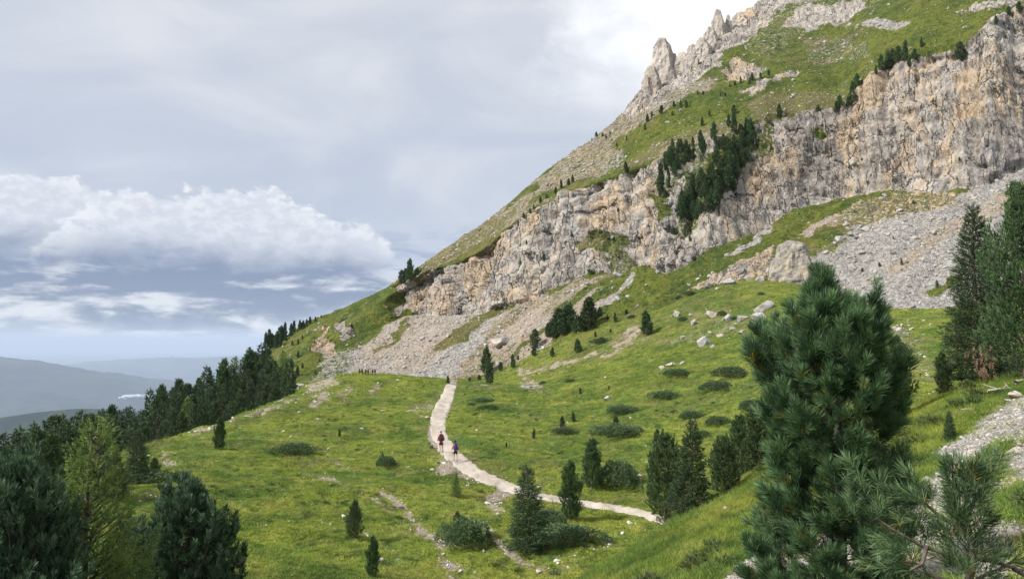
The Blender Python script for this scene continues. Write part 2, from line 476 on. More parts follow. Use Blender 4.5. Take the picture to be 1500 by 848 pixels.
for line, wd, amt in [([(560,722),(590,742),(620,775),(645,805),(668,850)], 7, .85), ([(440,690),(480,700),(545,730),(600,770),(640,800)], 3.5, .72), ([(704,768),(722,790),(745,808),(775,822),(800,832)], 5, .95), ([(420,640),(470,660),(520,690)], 3, .5), ([(500,760),(560,800),(600,850)], 3, .6), ([(545,640),(600,680),(640,700)], 3, .45),
                      ([(648,690),(668,684),(690,694)], 12, 1.0), ([(722,735),(745,722)], 13, 1.0), ([(600,600),(630,596)], 5, .6), ([(612,607),(630,612)], 4, .6),
                      ([(452,570),(478,562),(488,556)], 8, .9), ([(455,595),(478,580)], 9, .8), ([(282,633),(340,613),(384,601),(430,580)], 4, .8), ([(240,672),(258,678)], 9, .7),
                      ([(200,728),(222,722)], 9, .6), ([(500,582),(515,570)], 7, .7), ([(545,571),(552,567)], 6, .8), ([(760,548),(800,538),(870,521),(905,516)], 3, .9), ([(770,562),(790,564)], 9, .8),
                      ([(905,508),(920,495),(934,482)], 8, .9), ([(940,500),(1000,494),(1080,484)], 6, .55), ([(800,840),(880,800),(930,775)], 14, .42), ([(1280,470),(1330,500),(1370,560)], 22, .5),
                      ([(700,850),(640,820),(660,790)], 10, .5), ([(780,705),(800,712)], 5, .7), ([(1020,470),(1090,470)], 14, .5), ([(930,690),(950,705)], 10, .5), ([(700,565),(740,566)], 3, .7)]:
    d = polydist(wu, wv, line)
    bare = np.maximum(bare, amt * np.clip(1.6 - d / wd, 0, 1))
pd = polydist(um, vm, [(a, b) for a, b, c in PATH_PX])
pw = np.interp(vm, [558, 600, 640, 700, 720, 760], [9, 17, 18, 12, 8, 7])
grass_m = np.clip(1.0 - bare * (0.18 + 1.05 * bfine), 0, 1.1)
grass_m = np.where(pd < pw * 0.6, np.minimum(grass_m, 0.2), grass_m)
zone = np.stack([np.clip(grass_m, 0, 1), 0 * Xm, 0 * Xm + 1, np.clip(0.55 + bare * 0.2 + 0.1 * (Ym > 150), 0, 1)], -1)
meadow = mesh_obj('meadow', PM.reshape(-1, 3), grid_faces(*Xm.shape), MAT_MEADOW, smooth=True, kind='structure')
attr(meadow, 'zone', zone.reshape(-1, 4), 'FLOAT_COLOR')

# --- mountain
rows_k = np.concatenate([np.linspace(I_FOOT, I_C0, 92, endpoint=False), np.linspace(I_C0, I_C1, 150, endpoint=False), np.linspace(I_C1, I_SK, 120, endpoint=False),
                         np.linspace(I_SK, I_SK + 1, 14, endpoint=False), np.linspace(I_SK + 1, I_SK + 2, 5)])
Yk, Zk = loft(rows_k, False)
tk = rows_k[:, None] + 0 * Yk
Xk = ray(UC, 500)[0][None, :] * Yk
# round the breaks of slope a little
for A in (Yk, Zk):
    inner = A.copy()
    for _ in range(6):
        inner[1:-1] = (inner[:-2] + inner[1:-1] * 2 + inner[2:]) / 4
    A[2:-2] = inner[2:-2]
PK = np.stack([Xk, Yk, Zk], -1)
uk, vk = to_px(PK)
wn1 = fbm(Xk * 0.11, Yk * 0.11, Zk * 0.11, 4, 41) - 0.5
wn2 = fbm(Xk * 0.11, Yk * 0.11, Zk * 0.11, 4, 57) - 0.5
wu = uk + wn1 * 46
wv = vk + wn2 * 36
rock = np.zeros(Xk.shape); scr = np.zeros(Xk.shape); gra = np.zeros(Xk.shape); warm = np.full(Xk.shape, 0.45)
inC = (tk > I_C0) & (tk <= I_C1)
inU = (tk > I_C1)
inL = (tk <= I_C0)
gra[inU] = 0.80; gra[inL] = 0.75
rock[inC] = 1
left = wu < 575
gra[inC & left] = 0.8
def paint(poly, g=None, r=None, s=None, wm=None, where=None):
    k = inpoly(wu, wv, poly)
    if where is not None:
        k &= where
    for A, val in ((gra, g), (rock, r), (scr, s), (warm, wm)):
        if val is not None:
            A[k] = val
# upper slopes
paint([(680,345),(740,300),(850,210),(930,150),(1010,120),(1060,118),(960,190),(860,262),(800,290),(745,330)], g=.50, s=.8, wm=.75, where=inU)
paint([(900,215),(1000,150),(1080,120),(1150,105),(1240,70),(1240,110),(1100,150),(1010,195),(930,235)], g=.82, wm=.40, where=inU)
paint([(860,262),(960,205),(1040,185),(1120,140),(1230,125),(1250,150),(1180,165),(1100,185),(1020,215),(930,245)], g=.66, s=.8, wm=.75, where=inU)
paint([(920,170),(935,125),(960,92),(1000,80),(1040,45),(1110,0),(1150,-20),(1170,0),(1120,35),(1075,70),(1045,98),(1005,126),(965,155)], g=.16, s=.10, wm=.28, where=inU)
paint([(1080,70),(1130,30),(1180,-10),(1300,-30),(1280,10),(1200,50),(1120,82)], g=.62, s=.35, wm=.3, where=inU)
paint([(1050,106),(1072,84),(1122,84),(1116,101),(1074,113)], g=0, s=0, wm=.7, where=inU)
paint([(1150,38),(1180,8),(1262,-4),(1245,30),(1182,50)], g=.22, s=.3, wm=.3, where=inU)
paint([(1080,132),(1150,108),(1168,104),(1142,119),(1092,140)], g=.05, s=0, wm=.6, where=inU)
paint([(1250,40),(1290,28),(1342,28),(1292,44)], g=.2, s=.8, wm=.3, where=inU)
paint([(1396,14),(1450,3),(1500,-4),(1482,12),(1420,20)], g=.1, s=.1, wm=.3, where=inU)
paint([(1180,62),(1260,55),(1268,95),(1190,100)], g=.62, s=.9, wm=.5, where=inU)
paint([(1130,20),(1300,-60),(1500,-140),(1850,-240),(1850,-120),(1500,-70),(1300,-40)], g=.42, s=.4, wm=.3, where=inU)
paint([(380,520),(470,460),(585,405),(600,420),(560,470),(470,530),(400,560)], g=.84, wm=.35)
paint([(560,428),(640,372),(760,300),(745,330),(690,378),(610,402)], g=.60, s=.8, wm=.9, where=inU)
# crags
paint([(835,352),(880,335),(905,345),(892,366),(842,372)], g=.62, s=.6, wm=.7)
paint([(868,372),(905,360),(915,398),(880,410)], g=.55, s=.6, wm=.6)
paint([(945,280),(972,290),(985,320),(960,325)], g=.7)
paint([(985,330),(1010,300),(1020,330),(1000,352),(975,350)], g=.55)
paint([(1105,180),(1130,172),(1130,225),(1105,235),(1095,205)], g=.6)
paint([(1180,190),(1203,180),(1205,195),(1185,200)], g=.7)
paint([(1000,260),(1060,190),(1100,180),(1092,245),(1040,310),(1000,330)], g=.62)
paint([(962,230),(1030,195),(1035,235),(985,290),(962,290)], g=.5)
paint([(585,420),(612,404),(690,392),(700,440),(640,458),(590,452)], g=.12, wm=.55)
paint([(560,486),(575,462),(592,450),(600,462),(575,486)], g=.95)
paint([(690,392),(745,340),(760,430),(700,450)], g=.28, wm=.65)
paint([(462,485),(478,476),(486,520),(466,520)], g=.1, wm=.85)
paint([(492,476),(508,470),(512,490),(495,495)], g=.1, wm=.1)
# scree and lower slopes
paint([(452,560),(500,520),(545,490),(600,458),(700,455),(745,448),(800,425),(765,470),(735,512),(705,546),(690,560),(520,562)], g=.10, s=1, wm=.62, where=inL)
paint([(430,575),(470,530),(510,505),(550,486),(520,520),(480,558)], g=.50, s=1, wm=.2, where=inL)
paint([(600,560),(650,518),(715,462),(738,450),(722,478),(692,522),(655,562)], g=.0, s=1, wm=.05, where=inL)
paint([(548,512),(580,488),(600,470),(612,474),(575,505),(552,520)], g=.75, wm=.6, where=inL)
paint([(640,508),(690,470),(738,444),(730,460),(690,498),(645,514)], g=.78, wm=.75, where=inL)
paint([(655,562),(722,478),(745,450),(860,402),(880,405),(800,470),(760,515),(720,560)], g=.48, s=.9, wm=.92, where=inL)
paint([(705,512),(760,470),(800,445),(810,450),(770,490),(720,520)], g=.15, s=.9, wm=.75, where=inL)
paint([(742,535),(790,495),(850,440),(905,400),(915,410),(860,455),(800,510),(750,545)], g=.40, s=.9, wm=.85, where=inL)
paint([(880,410),(910,398),(940,385),(975,405),(1020,385),(1060,365),(1060,395),(1000,428),(930,450),(860,480)], g=.97, wm=.25, where=inL)
paint([(870,450),(900,425),(912,400),(925,408),(900,440),(878,458)], g=.15, s=1, wm=.5, where=inL)
paint([(1000,428),(1060,394),(1128,354),(1142,362),(1135,400),(1060,412)], g=.34, s=.4, wm=.8, where=inL)
paint([(1020,400),(1060,376),(1120,345),(1200,298),(1228,288),(1232,302),(1165,345),(1085,388),(1030,410)], g=1.0, wm=.15, where=inL)
paint([(1060,372),(1120,338),(1140,325),(1130,343),(1080,370)], g=.2, s=1, wm=.4, where=inL)
paint([(1133,402),(1200,378),(1250,338),(1310,318),(1400,288),(1500,243),(1850,150),(1850,380),(1500,425),(1390,458),(1290,455),(1230,445),(1180,422)], g=.04, s=1, wm=.22, where=inL)
paint([(1215,300),(1300,272),(1400,280),(1400,290),(1330,315),(1250,335),(1200,350)], g=.55, s=.3, wm=.9, where=inL)
paint([(1168,345),(1216,308),(1228,318),(1182,350)], g=.1, s=.9, wm=1, where=inL)
paint([(1182,352),(1230,330),(1262,322),(1240,338),(1195,368)], g=.85, wm=.4, where=inL)
paint([(1190,372),(1240,338),(1262,340),(1230,372)], g=.6, s=.7, wm=.5, where=inL)
paint([(1285,400),(1380,335),(1500,262),(1500,300),(1400,345),(1310,405)], g=.0, s=1, wm=1, where=inL)
paint([(1345,432),(1395,404),(1415,410),(1362,436)], g=.9, where=inL)
paint([(1200,170),(1270,110),(1500,20),(1850,-60),(1850,150),(1500,247),(1300,275),(1200,290)], wm=.50, where=inC)
paint([(840,280),(960,235),(975,300),(940,400),(850,400)], wm=.54, where=inC)
paint([(1020,300),(1110,250),(1120,335),(1020,385)], wm=.65, where=inC)
# relief
nx, ny, nz = -0.62, -0.62, 0.48
rk = blur2(np.clip(1 - gra * 1.15, 0, 1) * np.where(scr > .5, 0.12, 1.0), 3)
ck = blur2((inC & ~left).astype(float), 4)
al = (Xk - Yk) * 0.7071                  # along the strike of the face
dp = (Xk + Yk) * 0.7071
wob = fbm(al * 0.06, dp * 0.06, Zk * 0.06, 3, 71) * 9
big = fbm((al + wob) * 0.085, dp * 0.03, Zk * 0.022, 3, 73, ridged=True) - 0.55        # buttresses
mid = fbm((al + wob) * 0.27, dp * 0.15, Zk * 0.10, 4, 79, ridged=True) - 0.55
crk = fbm(al * 0.8 + wob, dp * 0.5, Zk * 0.28, 3, 83, ridged=True) - 0.55
blk = fbm(Xk * 0.55, Yk * 0.55, Zk * 0.55, 4, 89) - 0.5
beds = np.abs(((Zk * 0.21 + fbm(al * 0.05, dp * 0.05, Zk * 0.0, 2, 91) * 2.4) % 1.0) - 0.5) * 2 - 0.5   # bedding ledges
def worley(x, y, z, seed):
    """nearest cell: distance, gap to the second nearest, cell random numbers, offset from its point"""
    ix, iy, iz = np.floor(x).astype(np.int64), np.floor(y).astype(np.int64), np.floor(z).astype(np.int64)
    d1 = np.full(x.shape, 9.0); d2 = np.full(x.shape, 9.0)
    h = np.zeros((3,) + x.shape); off = np.zeros((3,) + x.shape)
    for a in (-1, 0, 1):
        for b in (-1, 0, 1):
            for c in (-1, 0, 1):
                X, Y, Z = ix + a, iy + b, iz + c
                h0, h1, h2 = _h(X, Y, Z, seed), _h(X, Y, Z, seed + 7), _h(X, Y, Z, seed + 13)
                ox, oy, oz = x - X - h0, y - Y - h1, z - Z - h2
                d = ox * ox + oy * oy + oz * oz
                k = d < d1
                d2 = np.where(k, d1, np.minimum(d2, d))
                d1 = np.where(k, d, d1)
                for q, val in enumerate((_h(X, Y, Z, seed + 23), _h(X, Y, Z, seed + 31), _h(X, Y, Z, seed + 43))):
                    h[q] = np.where(k, val, h[q])
                for q, val in enumerate((ox, oy, oz)):
                    off[q] = np.where(k, val, off[q])
    return np.sqrt(d1), np.sqrt(d2) - np.sqrt(d1), h, off
rocky = (rk > 0.04) | (ck > 0.04)
tone = np.full(Xk.shape, 0.5)
blocks = np.zeros(Xk.shape)
xs, ys, zs = (al + wob * 0.6)[rocky], dp[rocky], Zk[rocky]
nzw = (fbm(xs * .3, ys * .3, zs * .3, 3, 301) - .5)
lean_ = 0.16
for (ka, kd, kz, amp, slope, crack, seed, wt) in ((.075, .05, .020, 3.6, 2.2, 2.2, 501, .30), (.21, .13, .050, 2.0, 1.7, 1.3, 511, .40), (.60, .4, .17, .70, .8, .6, 521, .35), (1.5, 1.0, .62, .16, .2, .22, 531, .25)):
    f1, gap, hh, of = worley((xs + lean_ * zs) * ka + nzw * .28, ys * kd, zs * kz + nzw * .22, seed)
    dd = (hh[0] - .5) * amp + (of[0] * (hh[1] - .5) * 1.8 + of[2] * (hh[2] - .55) * 1.0) * slope - crack * np.exp(-(gap / .055) ** 2)
    blocks[rocky] += dd
    tone[rocky] += (hh[2] - .5) * wt * 1.2
def steps(q, n_):
    f_ = q * n_
    r_ = f_ - np.floor(f_)
    return (np.floor(f_) + np.clip((r_ - .82) / .18, 0, 1)) / n_
als = al + 0.16 * Zk + wob * .25
st1 = steps(fbm(als * .075, dp * .02, Zk * .007, 3, 601), 11) - .5
st2 = steps(fbm(als * .26, dp * .05, Zk * .028, 3, 607), 9) - .5
st3 = steps(fbm(als * .8, dp * .1, Zk * .11, 2, 613), 6) - .5
D = ck * (st1 * 10.5 + big * 1.6 + st2 * 4.6 + st3 * 1.7 + beds * 0.8 + blocks * 0.34) + (1 - ck) * rk * blocks * 0.8 + rk * (crk * 0.25 + blk * 0.45)
D += (1 - ck) * ((fbm(Xk * 0.05, Yk * 0.05, Zk * 0.05, 4, 95) - 0.5) * 3.5)
D += np.clip(gra, 0, 1) * (fbm(Xk * 0.3, Yk * 0.3, Zk * 0.3, 4, 97) - 0.5) * 1.4
streak = fbm((al + Zk * 0.2) * 0.30, dp * 0.02, Zk * 0.02, 3, 99) - 0.5                 # runnels down the scree
D += blur2(inL.astype(float), 3) * (streak * 1.7 + blk * 0.9)
fade = np.clip((tk - I_FOOT) * 7, 0, 1) * np.clip(1 - np.clip(UC - 1520, 0, 100) / 100, .2, 1)[None, :]
sky_f = np.where(tk > I_SK, 0.4, 1.0) * (1 - 0.25 * np.exp(-((tk - I_SK) / 0.05) ** 2))
D *= fade * sky_f
PK = PK + D[..., None] * (np.array([nx, ny, nz]) * (1 - ck[..., None]) + np.array([-.70, -.70, .14]) * ck[..., None])
# steep rock is bare, ledges catch turf
gz = np.gradient(PK[..., 2], axis=0) / (np.hypot(np.gradient(PK[..., 0], axis=0), np.gradient(PK[..., 1], axis=0)) + 1e-3)
ledge = np.clip((1.0 - gz) * 1.2, 0, 1)
gra2 = np.where(inC, np.maximum(gra, 0.62 * ledge * (fbm(Xk * .07, Yk * .07, Zk * .07, 3, 61) > .50)), gra)
warm = np.clip(warm + wn1 * 0.55, 0, 1)
zone = np.stack([blur2(gra2, 1), np.clip(tone, 0, 1), blur2(scr, 2), blur2(warm, 2)], -1)
zone = np.clip(zone, 0, 1)
mountain = mesh_obj('mountain', PK.reshape(-1, 3), grid_faces(*Xk.shape), MAT_MOUNT, smooth=False, kind='structure')
attr(mountain, 'zone', zone.reshape(-1, 4), 'FLOAT_COLOR')

# --- the slope the photographer stands on
cps = [(880,832,22),(960,787,24),(1040,736,26),(1130,690,28),(1230,655,28.5),(1330,612,29),(1415,572,29),(1500,540,28),(1100,848,11.5),(1160,800,14),(1300,848,8.2),(1500,848,6.0),(1500,700,11.2),(1300,745,14),(1400,660,17),(1500,610,17.5),(1200,720,19)]
cp = []
for u, v, Y in cps:
    a, b = ray(u, v)
    cp.append((a * Y, Y, b * Y))
cp += [(2.8,7.0,-2.6),(0,0,-1.75),(0,-10,0.2),(12,-8,3.5),(-8,-6,-3.2),(-8,8,-7.0),(-2,10,-5.2),(-3,20,-9.5),(2,26,-9.0),(-14,2,-9.0),(10,3,-0.2),(20,12,2.0),(30,26,4.0),(24,40,-1.5),(4,36,-13),(10,37,-10),(16,38,-6.5),(-10,30,-14),(40,40,3),(-16,14,-11.5)]
cp = np.array(cp)
def tps(d):
    return np.where(d > 0, d * d * np.log(d + 1e-9), 0)
dm = tps(np.hypot(cp[:, None, 0] - cp[None, :, 0], cp[:, None, 1] - cp[None, :, 1])) + np.eye(len(cp)) * 0.6
A = np.zeros((len(cp) + 3,) * 2)
A[:len(cp), :len(cp)] = dm
A[:len(cp), len(cp):] = np.c_[np.ones(len(cp)), cp[:, :2]]
A[len(cp):, :len(cp)] = A[:len(cp), len(cp):].T
cw = np.linalg.solve(A, np.r_[cp[:, 2], 0, 0, 0])
def near_z(x, y):
    z = cw[-3] + cw[-2] * x + cw[-1] * y
    for i in range(len(cp)):
        z = z + cw[i] * tps(np.hypot(x - cp[i, 0], y - cp[i, 1]))
    return z + (fbm(x * 0.35, y * 0.35, 0 * x, 4, 111) - 0.5) * 0.55 + (fbm(x * 1.6, y * 1.6, 0 * x, 3, 112) - 0.5) * 0.16
gx = np.arange(-16, 40.01, 0.13); gy = np.arange(-10, 40.01, 0.13)
Xn, Yn = np.meshgrid(gx, gy)
Zn = near_z(Xn, Yn)
PN = np.stack([Xn, Yn, Zn], -1)
un, vnn = to_px(np.where((Yn > 0.8)[..., None], PN, np.array([0, 1, -5.0])))
wu = un + (fbm(Xn * 0.8, Yn * 0.8, 0 * Xn, 3, 121) - 0.5) * 90
wv = vnn + (fbm(Xn * 0.8, Yn * 0.8, 0 * Xn, 3, 122) - 0.5) * 60
gn = np.ones(Xn.shape)
def paintn(poly, val):
    gn[inpoly(wu, wv, poly)] = val
paintn([(1010,870),(1090,815),(1150,780),(1230,760),(1330,715),(1400,652),(1470,606),(1560,555),(1560,720),(1500,720),(1440,760),(1390,860),(1240,900)], .10)
paintn([(1380,900),(1420,780),(1470,730),(1560,690),(1560,900)], .14)
paintn([(1420,700),(1470,650),(1490,660),(1440,715)], .75)
paintn([(1480,720),(1560,700),(1560,760),(1470,790)], .6)
gn = blur2(gn, 2)
zone = np.stack([gn, 0 * gn, 0 * gn + 1, np.clip(0.35 + (fbm(Xn * .5, Yn * .5, 0 * Xn, 2, 131) - .5), 0, 1)], -1)
near = mesh_obj('hillside', PN.reshape(-1, 3), grid_faces(*Xn.shape), MAT_NEAR, smooth=True, kind='structure')
attr(near, 'zone', zone.reshape(-1, 4), 'FLOAT_COLOR')
bpy.context.view_layer.update()

GROUNDS = [meadow, mountain, near]
def hit_px(u, v, sheets=GROUNDS):
    """ground point seen through a photo pixel"""
    a, b = ray(u, v)
    d = Vector((a, 1, b)).normalized()
    best = None
    for s in sheets:
        ok, loc, no, _ = s.ray_cast(Vector((0, 0, 0)), d)
        if ok and (best is None or loc.y < best.y):
            best = loc.copy()
    if best is None and v < 800:
        return hit_px(u, v + 1.0, sheets)
    return best
def drop(x, y, sheets=GROUNDS):
    """highest ground below a map position"""
    best = None
    for s in sheets:
        ok, loc, no, _ = s.ray_cast(Vector((x, y, 600)), Vector((0, 0, -1)))
        if ok and (best is None or loc.z > best.z):
            best = loc.copy()
    return best

# ------------------------------------------------------------------ the far country: valley and hazy ridges
def far_mat(name, c1, c2, scale):
    m, n = new_mat(name)
    pos = n.node('ShaderNodeNewGeometry').outputs['Position']
    f = n.noise(pos, scale, 6, 0.65)
    finish(n, n.mix(n.ss(f, 0.4, 0.6), c1, c2), 0.95, None, spec=0.05)
    return m
M_FOREST = far_mat('far_forest', (0.010, 0.020, 0.015), (0.022, 0.034, 0.020), 0.006)
M_FAR = far_mat('far_slopes', (0.016, 0.028, 0.022), (0.040, 0.050, 0.034), 0.0012)
g = np.linspace(-90000, 90000, 120)
Xv, Yv = np.meshgrid(g, g)
Zv = -1350 + (fbm(Xv / 9000, Yv / 9000, 0 * Xv, 3, 7) - 0.5) * 160
valley = mesh_obj('valley', np.stack([Xv, Yv, Zv], -1).reshape(-1, 3), grid_faces(*Xv.shape), M_FAR, smooth=True, kind='structure')
def ridge(name, pts, Y, depth, mat, amp, seed):
    """a mountain ridge whose crest follows a traced outline at a chosen distance"""
    p = np.array(pts, float)
    u = np.linspace(p[0, 0], p[-1, 0], 420)
    v = np.interp(u, p[:, 0], p[:, 1])
    v = gsm(v, 4)
    xr, zr = ray(u, v)
    t = np.linspace(-1, 1, 61)[:, None]
    crest = zr * Y
    X = (xr * Y)[None, :] + 0 * t
    Yy = Y + t * depth + 0 * X
    prof = (1 - np.abs(t) ** 1.15)
    Z = -1400 + (crest + 1400)[None, :] * prof
    n = fbm(X / (depth * .35), Yy / (depth * .35), 0 * X, 6, seed, ridged=True) - 0.55
    Z = Z + n * amp * (1 - 0.75 * np.exp(-(t / 0.12) ** 2))
    o = mesh_obj(name, np.stack([X, Yy, Z], -1).reshape(-1, 3), grid_faces(*X.shape), mat, smooth=True, kind='structure')
    return o
ridge('wooded_hill', [(-700,700),(-300,650),(0,612),(60,602),(110,598),(170,599),(215,603),(300,640),(450,700),(700,720),(1100,760)], 5200, 1900, M_FOREST, 90, 3)
ridge('mountain_ridge', [(-900,560),(-500,540),(-120,512),(0,521),(30,527),(80,530),(130,541),(200,562),(240,580),(320,596),(420,604),(700,620),(1200,600)], 17000, 5000, M_FAR, 420, 5)
ridge('distant_range', [(-900,530),(-300,540),(0,550),(100,536),(170,526),(240,523),(270,527),(310,521),(380,523),(460,528),(700,520),(1200,522),(2200,515)], 36000, 7000, M_FAR, 500, 8)
# a scrap of low cloud lying in the valley
mc, n = new_mat('valley_cloud')
finish(n, (0.62, 0.64, 0.68), 1.0, None, spec=0.0, trans=0.4)
a, b = ray(196, 581)
th = np.linspace(0, 2 * np.pi, 65)[:-1]; ph = np.linspace(-np.pi / 2, np.pi / 2, 33)
TH, PH = np.meshgrid(th, ph)
Xc, Yc, Zc = np.cos(TH) * np.cos(PH), np.sin(TH) * np.cos(PH), np.sin(PH)
rr = 0.45 + 1.0 * fbm(Xc * 1.6 + 4, Yc * 1.6, Zc * 2.6, 5, 19)
Zc2 = np.where(Zc < 0, Zc * 0.45, Zc)
Pc = np.stack([Xc * rr * 150, Yc * rr * 220, Zc2 * rr * 30], -1) + np.array([a * 9800, 9800, b * 9800])
fa = np.arange(TH.size).reshape(TH.shape)
fq = np.stack([fa[:-1], np.roll(fa[:-1], -1, 1), np.roll(fa[1:], -1, 1), fa[1:]], -1).reshape(-1, 4)
fog = mesh_obj('low_cloud', Pc.reshape(-1, 3), fq, mc, smooth=True, kind='stuff')
fog['label'] = 'white scrap of low cloud lying in the far valley'
fog['category'] = 'cloud'

# ------------------------------------------------------------------ plants: builders
def unit(a):
    return a / (np.linalg.norm(a, axis=-1, keepdims=True) + 1e-9)
def needle_mat(name, dark, light, tip, trans=0.12):
    m, n = new_mat(name)
    t = n.node('ShaderNodeAttribute', attribute_name='tint').outputs['Fac']
    oi = n.node('ShaderNodeObjectInfo').outputs['Random']
    c = n.mix(n.ss(t, 0.0, 0.8), dark, light)
    c = n.mix(n.ss(t, 0.86, 1.0), c, tip)
    hs = n.node('ShaderNodeHueSaturation', ins={'Hue': n.m('ADD', 0.485, n.m('MULTIPLY', oi, 0.03)), 'Saturation': 1.0,
                                                'Value': n.m('ADD', 0.82, n.m('MULTIPLY', oi, 0.36)), 'Color': c})
    finish(n, hs.outputs[0], 0.5, None, spec=0.3, trans=trans)
    return m
M_PINE = needle_mat('pine_needles', (0.028, 0.056, 0.023), (0.096, 0.152, 0.052), (0.14, 0.19, 0.060))
M_PINE_BLUE = needle_mat('pine_needles_blue', (0.024, 0.058, 0.026), (0.130, 0.222, 0.095), (0.34, 0.28, 0.05), 0.25)
M_PINE_DEEP = needle_mat('pine_needles_deep', (0.026, 0.062, 0.036), (0.105, 0.185, 0.105), (0.14, 0.21, 0.10), 0.2)
M_SPRUCE = needle_mat('spruce_needles', (0.024, 0.050, 0.022), (0.076, 0.128, 0.048), (0.12, 0.17, 0.055))
M_LARCH = needle_mat('larch_needles', (0.085, 0.150, 0.036), (0.20, 0.285, 0.072), (0.26, 0.33, 0.09), 0.4)
M_JUNI = needle_mat('juniper_needles', (0.054, 0.100, 0.042), (0.135, 0.205, 0.085), (0.17, 0.235, 0.095))
M_DEAD = needle_mat('dead_needles', (0.16, 0.10, 0.06), (0.30, 0.20, 0.13), (0.36, 0.26, 0.18), 0.1)
M_BARK, n = new_mat('bark')
pos = n.node('ShaderNodeTexCoord').outputs['Object']
bk = n.noise(n.vmul(pos, (9, 9, 3)), 3.0, 5, 0.65)
finish(n, n.mix(n.ss(bk, 0.35, 0.65), (0.055, 0.045, 0.037), (0.15, 0.13, 0.112)), 0.9, bk, 0.7, 0.02, 0.1)
M_DRY, n = new_mat('dry_wood')
pos = n.node('ShaderNodeTexCoord').outputs['Object']
bk = n.noise(n.vmul(pos, (20, 20, 5)), 3.0, 5, 0.65)
finish(n, n.mix(bk, (0.24, 0.21, 0.18), (0.45, 0.41, 0.37)), 0.9, bk, 0.6, 0.01, 0.1)

def tube(path, rad, sides=6):
    """tapered tube along a polyline -> V, F (quads)"""
    P = np.asarray(path, float); R = np.asarray(rad, float)
    T = unit(np.gradient(P, axis=0))
    up = np.where(np.abs(T[:, 2:3]) > 0.9, np.array([[1.0, 0, 0]]), np.array([[0, 0, 1.0]]))
    S = unit(np.cross(T, up)); B = np.cross(T, S)
    a = np.arange(sides) * 2 * np.pi / sides
    V = P[:, None] + R[:, None, None] * (np.cos(a)[None, :, None] * S[:, None] + np.sin(a)[None, :, None] * B[:, None])
    k = np.arange(len(P) * sides).reshape(len(P), sides)
    Fq = np.stack([k[:-1], np.roll(k[:-1], -1, 1), np.roll(k[1:], -1, 1), k[1:]], -1).reshape(-1, 4)
    return V.reshape(-1, 3), Fq
def join(parts):
    Vs, Fs, o = [], [], 0
    for V, f in parts:
        Vs.append(V); Fs.append(f + o); o += len(V)
    return np.concatenate(Vs), np.concatenate(Fs)
def blades(b, d, l, wd, rng, kite, droop=0.0):
    """needle faces: triangles, or bent kites for close views"""
    nb = len(b)
    s = unit(np.cross(d, unit(rng.normal(size=(nb, 3)))))
    l = np.broadcast_to(np.asarray(l, float), (nb,))[:, None]; wd = np.broadcast_to(np.asarray(wd, float), (nb,))[:, None]
    tip = b + d * l
    tip[:, 2] -= droop * l[:, 0]
    if not kite:
        V = np.stack([b - s * wd * .5, b + s * wd * .5, tip], 1).reshape(-1, 3)
        return V, np.arange(nb * 3).reshape(nb, 3)
    mid = b + d * l * 0.55
    V = np.stack([b, mid - s * wd * .5, tip, mid + s * wd * .5], 1).reshape(-1, 3)
    return V, np.arange(nb * 4).reshape(nb, 4)
def shoots(pos, axis, sl, K, nl, wd, rng, kite, spread=(25, 62), tipk=0.35, droop=0.0, yellow=0.0):
    """a brush of K needles on every shoot"""
    ns = len(pos)
    s = rng.random((ns, K)) ** 0.75
    a = np.radians(rng.uniform(spread[0], spread[1], (ns, K)) * (1.15 - 0.6 * s))
    r = unit(rng.normal(size=(ns, K, 3)))
    ax = axis[:, None, :]
    perp = unit(r - (r * ax).sum(-1, keepdims=True) * ax)
    d = ax * np.cos(a)[..., None] + perp * np.sin(a)[..., None]
    sl = np.broadcast_to(np.asarray(sl, float), (ns,))
    b = pos[:, None] + ax * (s * sl[:, None])[..., None]
    ln_ = nl * rng.uniform(0.75, 1.15, (ns, K)) * (sl / sl.mean())[:, None] ** 0.4
    base_t = rng.random(ns) ** 1.1 * 0.72
    t = np.clip(base_t[:, None] + tipk * (s - 0.4) + rng.normal(0, .08, (ns, K)), 0, 0.85)
    if yellow > 0:
        t = np.where((rng.random(ns) < yellow)[:, None] & (s < 0.45) & (rng.random((ns, K)) < 0.75), 0.98, t)
    V, f = blades(b.reshape(-1, 3), d.reshape(-1, 3), ln_.ravel(), wd, rng, kite, droop)
    return V, f, np.repeat(t.ravel(), V.shape[0] // (ns * K))

